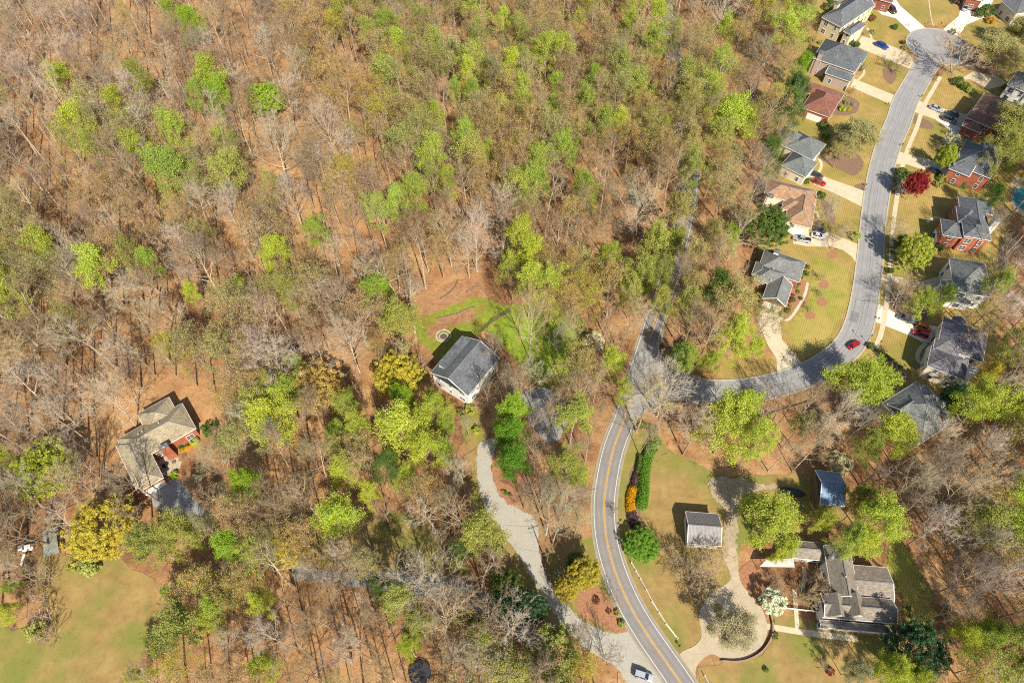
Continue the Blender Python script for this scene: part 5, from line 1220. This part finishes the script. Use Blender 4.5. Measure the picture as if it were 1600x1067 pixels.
# rows of garden shrubs: px, py, breadth, colour
SH = '''1242 442 9 V|1249 424 8 V|1251 432 8 D|1248 444 6 M|1246 449 6 V|1248 456 7 V|1240 461 5 M|1240 468 8 D|1235 471 5 M|1236 478 6 V|1231 485 9 D|1222 490 9 V|1252 466 6 D|1260 427 9 D|1261 417 9 D
1296 50 12 D|1309 56 13 D|1318 62 8 M|1328 65 12 D|1339 69 11 D|1349 87 13 D|1348 96 12 V|1343 107 10 D|1348 104 12 P|1247 70 11 V|1257 62 10 V|1270 62 12 V|1283 66 9 V|1297 126 10 D|1289 122 8 V|1315 128 10 D|1317 149 9 V|1311 163 9 V|1317 170 10 L|1323 160 8 V|1325 170 9 Y|1335 163 8 K|1330 142 12 K|1360 22 12 L|1363 28 11 M|1363 50 8 V|1352 52 8 K|1399 42 10 D|1412 66 8 M|1415 75 9 V|1420 40 5 K|1268 40 0 V
1543 17 22 D|1548 32 12 F|1532 20 16 D|1520 12 6 M|1495 2 12 M|1516 140 12 V|1497 127 16 D|1508 134 14 D|1489 50 9 D|1573 137 12 D|1409 270 18 D|1402 280 14 P|1399 292 14 P|1418 275 16 D|1473 278 14 V|1468 288 12 V|1462 230 14 K|1475 232 14 D|1480 222 12 P|1392 423 11 D|1462 368 11 D|1468 385 14 D|1395 342 6 K|1285 282 0 K|1283 305 14 D|1282 350 10 D|1337 368 16 V|1308 390 4 K|1352 297 6 K|1261 283 10 D|1291 213 12 D|1288 196 14 D|1240 220 0 D
1053 549 12 P|1066 554 11 P|1072 564 12 P|1060 565 8 V|1063 540 14 D|1036 540 7 M|1372 548 7 D|1378 551 6 D|1384 556 8 D|1389 559 8 D|1397 563 7 V|1401 568 6 D|1408 574 7 D|1362 541 12 D|1386 595 12 F|1404 586 10 D|1197 1046 8 D|1211 993 11 D|1208 970 7 D|1298 1049 12 R|1290 1040 20 K|1420 950 8 D|1423 962 8 D|1398 915 7 V|1262 1010 6 K|1365 640 7 K
790 770 7 D|797 773 6 D|786 768 6 V|932 938 11 M|952 955 8 M|972 975 12 V|965 958 10 V|895 870 14 D|880 876 18 K|905 872 18 D|870 895 18 P|281 698 7 D|287 700 7 D|292 697 7 D|304 690 14 L|272 742 12 B|290 713 7 K|284 716 8 K|316 668 7 D|330 672 26 D|345 685 24 V|735 640 16 L|722 645 14 V|760 640 20 K|750 632 18 K|745 672 14 L|65 900 40 K|30 905 30 K|70 965 36 K|55 985 32 V|20 985 10 K|62 935 34 K|78 990 34 K|120 880 26 V|140 885 30 V|1022 672 16 D|1004 664 14 D|1060 692 10 K|1020 480 8 V'''
for line in SH.replace('\n', '|').split('|'):
    a = line.split(); w = float(a[2])
    if w < 2: continue
    T(float(a[0]), float(a[1]), w, 'shrub' if a[3] != 'K' else 'brush', a[3] if a[3] != 'K' else 'N')
# two-leaved young trees set in straw circles on the oval lawn
for k_, (x, y) in enumerate([(1285,434),(1283,461),(1264,482)]):
    T(x, y, 15, 'brush', 'V', label=f"{['upper', 'middle', 'lower'][k_]} of the three young trees in straw circles on the oval lawn")
# mailboxes, lamp posts, poles
def mailbox(px, py, ang, label):
    c = P(px, py); r_ = empty('mailbox', (c.x, c.y, 0), radians(ang)); tag(r_, label, 'mailbox', 'mailboxes along the kerb')
    mb = MB(); mb.box(-.05, .05, -.05, .05, -.1, 1.0); mb.box(-.3, .1, -.04, .04, .72, .8); mb.build('post', M['darkwood'], r_)
    mb = MB(); vs = []
    for x in (-.42, .12): vs += [(x, -.12, 1.0), (x, .12, 1.0), (x, .12, 1.14), (x, .06, 1.22), (x, -.06, 1.22), (x, -.12, 1.14)]
    mb.add(vs, [tuple(range(6))[::-1], tuple(range(6, 12))]+[(i, (i+1) % 6, 6+(i+1) % 6, 6+i) for i in range(6)]); mb.build('box', simple('mailbox_metal', (.03, .03, .032), .4), r_)
    mb = MB(); mb.box(-.1, -.06, .12, .14, 1.08, 1.32); mb.build('flag', M['tail'], r_)
for a in [(1061,1009,40,'mailbox at the farm entrance beside the main road'), (1352,292,0,'mailbox at the drive with the red car'), (1337,373,0,'mailbox at the corner of the drive with the white car'), (1387,165,30,'mailbox by the drive below the pink-walled house'),
          (1419,104,20,'mailbox on the small lawn below the turning circle'), (1439,153,30,'mailbox at the drive with four cars'), (1409,229,20,'mailbox on the strip above the crimson tree'), (1372,500,20,'mailbox at the start of the bright pale driveway'), (1448,39,80,'mailbox left of the white driveway apron'), (1469,40,90,'mailbox right of the white driveway apron')]:
    mailbox(*a)
def lamp(px, py, an, label):
    c = P(px, py); r_ = empty('street_lamp', (c.x, c.y, 0), radians(an)); tag(r_, label, 'street lamp', 'black street lamps')
    mb = MB(); mb.tube((0, 0, -.1), (0, 0, 4.6), .07, .045, n=8); mb.tube((0, 0, 0), (0, 0, .5), .12, .09, n=8); mb.build('pole', M['black'], r_)
    mb = MB(); mb.tube((0, 0, 4.6), (0, 0, 4.95), .13, .2, n=6); mb.tube((0, 0, 4.95), (0, 0, 5.12), .24, .04, n=6); mb.build('lantern', M['black'], r_)
lamp(1350, 540, 0, 'black street lamp on the kerb by the red car at the bend'); lamp(1364, 549, 0, 'black street lamp beside the low hedge row below the bend'); lamp(1507, 44, 0, 'black street lamp at the turning circle drive entrance')
def pole(px, py, hgt, label, arm=True):
    c = P(px, py); r_ = empty('utility_pole', (c.x, c.y, 0), radians(20)); tag(r_, label, 'utility pole'); mb = MB(); mb.tube((0, 0, -.2), (0, 0, hgt), .16, .1, n=8); mb.build('pole', M['wood'], r_)
    mb = MB(); mb.bar((-1.1, 0, hgt-.6), (1.1, 0, hgt-.6), .1, .12); mb.build('crossarm', M['wood'], r_)
    for s in (-.95, 0, .95): mb = MB(); mb.tube((s, 0, hgt-.54), (s, 0, hgt-.32), .05, .04, n=6); mb.build('insulator', M['steel'], r_)
    return Vector((c.x, c.y, hgt-.35))
a = pole(854, 882, 9, 'wooden utility pole at the edge of the gravel drive'); b = pole(420, 735, 9, 'wooden utility pole in the woods right of the brick house', 0)
for i_, (p, q) in enumerate(((a, P(640, 815, 8)),)):
    pts_ = [p.lerp(q, t/12)+Vector((0, 0, -1.6*(1-(2*t/12-1)**2))) for t in range(13)]; mb = MB()
    for u_, v_ in zip(pts_[:-1], pts_[1:]): mb.tube(u_, v_, .025, n=4, caps=False)
    tag(mb.build('power_line', M['steel']), 'thin power line sagging over the lower lane from the pole by the gravel drive', 'power line')
# erosion logs on the clay, tree stumps
def log(pts, r, label):
    l = [P(*p, r) for p in pts]; mb = MB()
    for u_, v_ in zip(l[:-1], l[1:]): mb.tube(u_, v_, r, r*.9, n=7)
    tag(mb.build('fallen_log', M['wood']), label, 'log')
log([(688,467),(700,460),(712,448),(716,437)], .22, 'curved dark log lying on the upper bare clay bank'); log([(681,498),(700,494),(718,489),(734,481),(744,480)], .18, 'long dark log edging the lower clay bank above the fire pit'); log([(728,456),(738,450),(748,443)], .14, 'short log at the foot of the forked pale tree')
log([(1268,627),(1240,636),(1205,646),(1180,650)], .3, 'long pale fallen trunk below the street bend')
# bench-like white frame and white box in the clearing, covered boat
c = P(43, 858, .6); r_ = empty('garden_swing', (c.x, c.y, 0), radians(12)); tag(r_, 'white garden swing seat at the left edge of the clearing', 'swing seat')
mb = MB(); mb.box(-1.1, 1.1, -.3, .3, .45, .55); mb.build('seat', M['white'], r_); mb = MB(); mb.box(-1.1, 1.1, .3, .38, .5, 1.1); mb.build('backrest', M['white'], r_); mb = MB(); mb.box(-1.2, 1.2, -.5, .5, 1.9, 1.96); mb.build('canopy', M['white'], r_)
for s in (-1.15, 1.15): mb = MB(); mb.bar((s, -.5, 0), (s, 0, 1.9), .07); mb.bar((s, .5, 0), (s, 0, 1.9), .07); mb.build('frame', M['steel'], r_)
c = P(38, 875); r_ = empty('plastic_slide', (c.x, c.y, 0), radians(80)); tag(r_, 'white plastic slide below the swing seat', 'slide')
mb = MB(); mb.bar((-1.2, 0, .15), (1.0, 0, 1.0), .5, .08); mb.build('chute', M['white'], r_); mb = MB(); mb.bar((1.0, -.22, 0), (1.0, -.22, 1.0), .06); mb.bar((1.0, .22, 0), (1.0, .22, 1.0), .06); mb.build('ladder', M['white'], r_)
c = P(1240, 769, .6); bt = empty('covered_boat', (c.x, c.y, 0), radians(-12)); tag(bt, 'boat under a black tarpaulin parked left of the blue metal barn', 'boat')
mb = MB(); sx = [(-2.6, .75, .9), (-1.5, .95, 1.1), (0, 1.0, 1.35), (1.5, .8, 1.2), (2.7, .1, .9)]; vs = []
for x, w, z in sx: vs += [(x, -w, .55), (x, -w*.9, z*.8), (x, 0, z), (x, w*.9, z*.8), (x, w, .55)]
mb.add(vs, [(i*5+j, i*5+j+1, i*5+j+6, i*5+j+5)[::-1] for i in range(4) for j in range(4)]+[(0, 4, 3, 2, 1)[::-1]]); mb.build('tarpaulin', simple('dark_tarpaulin', (.035, .05, .05), .6, .4, 2, .3), bt)
mb = MB(); mb.box(-2.2, 2.4, -.5, .5, .3, .5); mb.build('trailer_frame', M['steel'], bt)
for s in (-1, 1): mb = MB(); mb.tube((-.6, s*.8-.1, .3), (-.6, s*.8+.1, .3), .3, n=12); mb.build('wheel', M['black'], bt)
# patio furniture of the brick house
def chair(px, py, an, label):
    c = P(px, py); r_ = empty('patio_chair', (c.x, c.y, .06), radians(an)); tag(r_, label, 'chair', 'patio chairs by the brick house')
    mb = MB(); mb.box(-.3, .3, -.3, .3, .38, .46); mb.build('seat', M['steel'], r_); mb = MB(); mb.box(-.3, .3, .26, .32, .46, .95); mb.build('backrest', M['steel'], r_)
    for sx_ in (-.26, .26):
        for sy_ in (-.26, .26): mb = MB(); mb.box(sx_-.02, sx_+.02, sy_-.02, sy_+.02, 0, .38); mb.build('leg', M['black'], r_)
chair(252, 715, 20, 'grey patio chair nearest the chimney of the brick house'); chair(266, 717, 200, 'grey patio chair at the right side of the brick patio table'); chair(273, 723, 100, 'grey patio chair at the outer corner of the patio')
c = P(269, 724); r_ = empty('patio_table', (c.x-1.2, c.y-.8, .06)); tag(r_, 'round dark table on the brick house patio', 'table'); mb = MB(); mb.tube((0, 0, .7), (0, 0, .75), .65, n=20); mb.build('tabletop', M['black'], r_); mb = MB(); mb.tube((0, 0, 0), (0, 0, .7), .05, n=8); mb.tube((0, 0, 0), (0, 0, .05), .3, n=12); mb.build('pedestal', M['black'], r_)
# ------------------------------------------------------------------ the woods between, filled tree by tree
CLEAR = [pw(p) for p in (
 [(1262,-60),(1262,20),(1232,110),(1225,200),(1200,280),(1178,390),(1185,480),(1200,520),(1130,550),(1030,548),(1000,620),(1000,640),(1090,635),(1240,625),(1320,605),(1345,660),(1400,715),(1440,725),(1500,668),(1530,600),(1562,560),(1566,500),(1570,330),(1590,160),(1640,60),(1660,-60)],
 [(1000,640),(1030,700),(1100,735),(1262,735),(1335,735),(1330,790),(1400,800),(1420,880),(1440,1000),(1420,1110),(1000,1110),(960,1040),(900,1000),(840,950),(840,850),(930,840),(930,740),(975,655)],
 [(655,480),(700,430),(770,430),(800,470),(905,490),(925,560),(880,600),(890,690),(830,700),(830,790),(850,850),(900,1000),(860,1000),(790,890),(730,800),(735,640),(700,620),(665,575)],
 [(70,870),(130,868),(180,870),(240,905),(246,960),(232,1005),(205,1110),(-60,1110),(-40,960),(20,985)],
 [(160,690),(205,630),(262,600),(320,640),(330,690),(300,750),(310,810),(240,810),(170,750)],
 [(240,590),(330,600),(330,640),(240,620)],
 [(455,870),(700,885),(760,920),(840,1000),(820,1020),(740,960),(600,925),(455,915)] if 0 else [(470,888),(700,903),(760,935),(830,1000),(825,1010),(740,945),(600,915),(470,905)],
 [(640,1035),(675,1035),(675,1095),(640,1095)],
)]
MIXG = ['bbbbbtmmggbgg...', 'bbbbbtmggmmg....', 'bbbmbtmmgnnt....', 'tbbbbbmbmbbt....', 'mbbbmbbggtgtt...', 'bbbtbbtttgbnt..n', 'bbbtmmgmmbbgn..g', 'bbbmmgggnbbtbbng', 'bttggmbpnb.tt.bg', 'bbggmbmppp.t..bb', 'bbmgbbtpp.....gm']
MIXW = {
 'b': [('bare', 'N', 22), ('bare', 'X', 22), ('bare', 'K', 16), ('bare', 'T', 14), ('slim', 'N', 16), ('slim', 'K', 10), ('tall', 'N', 22), ('tall', 'X', 16), ('young', 'N', 22), ('young', 'X', 14), ('bud', 'T', 9), ('bud', 'A', 4), ('leafy', 'L', 2)],
 't': [('tall', 'T', 12), ('young', 'N', 12), ('bud', 'O', 20), ('bare', 'T', 20), ('bare', 'N', 14), ('bud', 'A', 12), ('slim', 'N', 14), ('bare', 'X', 6), ('bud', 'Y', 5), ('leafy', 'V', 4)],
 'm': [('tall', 'N', 10), ('young', 'T', 10), ('bare', 'T', 14), ('bare', 'N', 14), ('slim', 'N', 12), ('bud', 'A', 18), ('bud', 'V', 12), ('leafy', 'V', 8), ('leafy', 'L', 7), ('bud', 'O', 8)],
 'g': [('young', 'T', 8), ('tall', 'N', 10), ('leafy', 'V', 8), ('leafy', 'L', 7), ('leafy', 'G', 3), ('bud', 'T', 16), ('bud', 'A', 10), ('bud', 'L', 7), ('bud', 'O', 8), ('bare', 'T', 12), ('bare', 'N', 10), ('slim', 'N', 5)],
 'n': [('tall', 'X', 14), ('young', 'N', 14), ('bare', 'N', 34), ('bare', 'K', 20), ('bare', 'T', 20), ('slim', 'N', 12), ('bud', 'A', 14), ('leafy', 'V', 5)],
 'p': [('full', 'D', 8), ('bare', 'N', 30), ('bare', 'X', 14), ('leafy', 'V', 14), ('bud', 'A', 14), ('slim', 'N', 10)],
 '.': [('bare', 'N', 20), ('bare', 'T', 20), ('leafy', 'L', 8), ('bud', 'A', 16), ('slim', 'N', 10)]}
def pick(c):
    L = MIXW[c]; k = R.uniform(0, sum(x[2] for x in L))
    for a, b, w in L:
        k -= w
        if k <= 0: return a, b
    return L[0][:2]
PROT = [(960,1020,44),(1000,1045,34),(930,995,26),(660,905,40),(430,232,30),(1385,625,30),(1360,645,20),(1420,660,24),(1222,438,38),(1240,320,34),(1255,238,30),(1287,155,28),(1312,95,28),(1322,40,28),(1555,180,30),(1100,618,26),(1160,614,24),(1220,602,24),(1265,582,22),(1055,600,24),(730,568,52),(705,600,25),(240,690,48),(285,660,32),(290,705,32),(255,740,32),(215,740,30),(656,1052,20),(1300,764,28),(1340,900,55),(1370,960,45),(1098,828,34),(800,810,30),(765,735,24),(845,640,22),(850,550,26),(800,520,14),(1012,580,30),(945,780,22),(965,680,20),
 (700,460,34),(735,490,30),(1448,640,34),(1490,540,36),(1515,430,36),(1512,345,36),(1525,250,30),(1010,530,12),(268,775,24),(310,620,34),(150,940,80),(950,870,20),(915,960,24),(1590,315,20),(840,890,24),(900,980,20)]
XMAX = {'bare': 292, 'slim': 290, 'bud': 290, 'leafy': 290, 'tall': 290, 'young': 290}
count = {}
for t_ in TREES: count[t_[5]] = count.get(t_[5], 0)+1
cand = []
rr_ = random.Random(5)
pts = []; cell = {}
def near(x, y, d):
    cx, cy = int(x//4), int(y//4)
    for i in range(cx-2, cx+3):
        for j in range(cy-2, cy+3):
            for q in cell.get((i, j), ()):
                if (q[0]-x)**2+(q[1]-y)**2 < d*d: return True
    return False
def addc(x, y): cell.setdefault((int(x//4), int(y//4)), []).append((x, y))
for k in KEEP:
    if k[5] not in ('shrub', 'brush'): addc(k[3], k[4])
ML = [(q[0], q[1]) for q in MAIN]; SL = [(q[0], q[1]) for q in STREET]
Xs, Ys = [], []
for _ in range(26000):
    Xs.append(rr_.uniform(-215, 215)); Ys.append(rr_.uniform(4, 262))
XA, YA = np.array(Xs), np.array(Ys)
okm = np.ones(len(XA), bool)
for c in CLEAR: okm &= ~inpoly(XA, YA, c)
okm &= polydist(XA, YA, ML) > 3.6
okm &= polydist(XA, YA, SL) > 5.0
for x, y, k in zip(XA, YA, okm):
    if not k: continue
    gx, gy = pix(x, y)
    if gx < -60 or gx > 1660 or gy > 1110: continue
    px, py = pix(x, y, 14)
    if py < -70: continue
    c = MIXG[max(0, min(10, int(py//97)))][max(0, min(15, int(px//100)))]
    dmin = 4.1 if c in 'b' else 4.3
    if (gy < 330 and gx < 560): dmin = 4.1
    if gy < 120: dmin = 4.8
    if near(x, y, dmin): continue
    kind, col = pick(c)
    # keep the trees named above in view: nothing tall right in front of or on them
    bad = any(math.hypot(px-a, py-b) < r_+20 for a, b, r_ in PROT)
    if bad: continue
    for q in KEEP:
        if q[5] in ('shrub', 'brush'): continue
        if math.hypot(px-q[0], py-q[1]) < .42*q[2]+4: bad = True; break
    if bad: continue
    if kind in XMAX and count.get(kind, 0) >= XMAX[kind]:
        alt = [a for a in ('tall', 'slim', 'young', 'bare', 'bud', 'leafy') if count.get(a, 0) < XMAX[a]]
        if not alt: kind = None; break
        kind = alt[0]
        if kind == 'leafy' and col in 'NXKT': col = 'V'
        if kind in ('bare', 'slim', 'tall', 'young') and col in 'OAVLGYD': col = 'T'
    h = HT[kind]*rr_.uniform(.72, 1.08)
    wk = 1.45 if py > 880 else 1.22 if py > 430 else 1.08
    addc(x, y); count[kind] = count.get(kind, 0)+1
    put_tree(kind, x, y, h, col, px, py, wk*rr_.uniform(.78, 1.05) if c == 'b' else wk*rr_.uniform(.68, .95))


# saplings and brush on the forest floor: nobody could count them
def scatter_xy(n, seed, d=3.6):
    rs = np.random.RandomState(seed); X = rs.uniform(-205, 205, n); Y = rs.uniform(6, 255, n); ok = np.ones(n, bool)
    for c in CLEAR: ok &= ~inpoly(X, Y, c)
    ok &= (polydist(X, Y, ML) > d) & (polydist(X, Y, SL) > 4.2)
    g = np.array([pix(a, b) for a, b in zip(X, Y)]); ok &= (g[:, 0] > -60) & (g[:, 0] < 1660)
    return X[ok], Y[ok], rs
def scrub(name, n, seed, hgt, per, col, label, leafc=None):
    X, Y, rs = scatter_xy(n, seed); k = len(X)
    base = np.repeat(np.stack([X, Y, np.full(k, -.1)], 1), per, 0); m = len(base)
    hh = np.repeat(hgt*rs.uniform(.5, 1.2, k), per)
    d = rs.normal(0, .28, (m, 3)); d[:, 2] = 1; base[:, :2] += rs.normal(0, .12, (m, 2))
    lo = rs.rand(m)*(np.arange(m) % per > 0)*.6
    b0 = base.copy(); b0[:, 2] += lo*hh*.7; d[np.arange(m) % per > 0, :2] *= 2.2
    p1 = b0+d*(hh*rs.uniform(.4, 1, m)*.8)[:, None]
    v, f = spikes(b0, p1, .012+.008*hh/4)
    parts = [(v, f, 0)]
    if leafc:
        c = np.repeat(p1[::2], leafc[1], 0); c = c+rs.normal(0, .35, c.shape); lv, lf = leaves(c, leafc[2], rs); parts.append((lv, lf, 1))
    V, F, mi = join(parts)
    me = mesh_np(name, V, F, [simple(name+'_bark', col, .9, .4, .3)]+([simple(name+'_leaf', leafc[0], .8, .4, .3)] if leafc else []), mi)
    o = tag(ob(name, me), label, 'undergrowth', kind='stuff'); return o
scrub('saplings', 7500, 21, 4.2, 7, (.28, .20, .14), 'thin bare saplings and stems standing all over the forest floor')
scrub('brush', 7000, 22, 1.6, 9, (.24, .15, .10), 'low brown brush on the forest floor')
scrub('green_undergrowth', 800, 23, 1.6, 6, (.2, .15, .1), 'scattered low green undergrowth among the trees', ((.17, .2, .05), 4, .16))
def litter(name, n, seed, mat, label):
    X, Y, rs = scatter_xy(n, seed); k = len(X); a = rs.uniform(0, 2*pi, k); L = rs.uniform(.6, 4.5, k)**1.0
    p0 = np.stack([X, Y, np.full(k, .03)], 1); p1 = p0+np.stack([np.cos(a)*L, np.sin(a)*L, rs.uniform(0, .5, k)], 1)
    v, f = spikes(p0, p1, .03+.022*L); me = mesh_np(name, v, f, [mat]); return tag(ob(name, me), label, 'branches', kind='stuff')
litter('fallen_branches', 7000, 31, simple('dead_wood', (.36, .29, .23), .9, .4, .5), 'fallen branches lying on the leaf litter')

# labels: each tree by its look, its place and, among its like there, its rank from the left
def nth(i): return str(i)+('th' if 10 <= i % 100 <= 20 else {1: 'st', 2: 'nd', 3: 'rd'}.get(i % 10, 'th'))
for (w, ph, pl), L in PEND.items():
    L.sort(key=lambda q: q[0]); n = len(L)
    for i, (px, py, o, cat, big) in enumerate(L):
        if n == 1:
            size = '' if big is None else 'large ' if big > 70 else 'small ' if big < 32 else ''
            lab = f"{size}{w} {ph} {pl}"
        else: lab = f"{'leftmost' if i == 0 else 'rightmost' if i == n-1 else nth(i+1)+' from left'} of {n} {w} {ph}s {pl}"
        if len(lab.split()) > 16: lab = lab.replace('far ', '').replace('from left ', 'along ').replace('deep bluish', 'bluish')
        tag(o, lab, cat, f"{w} {ph}s {pl}" if n > 1 else None)
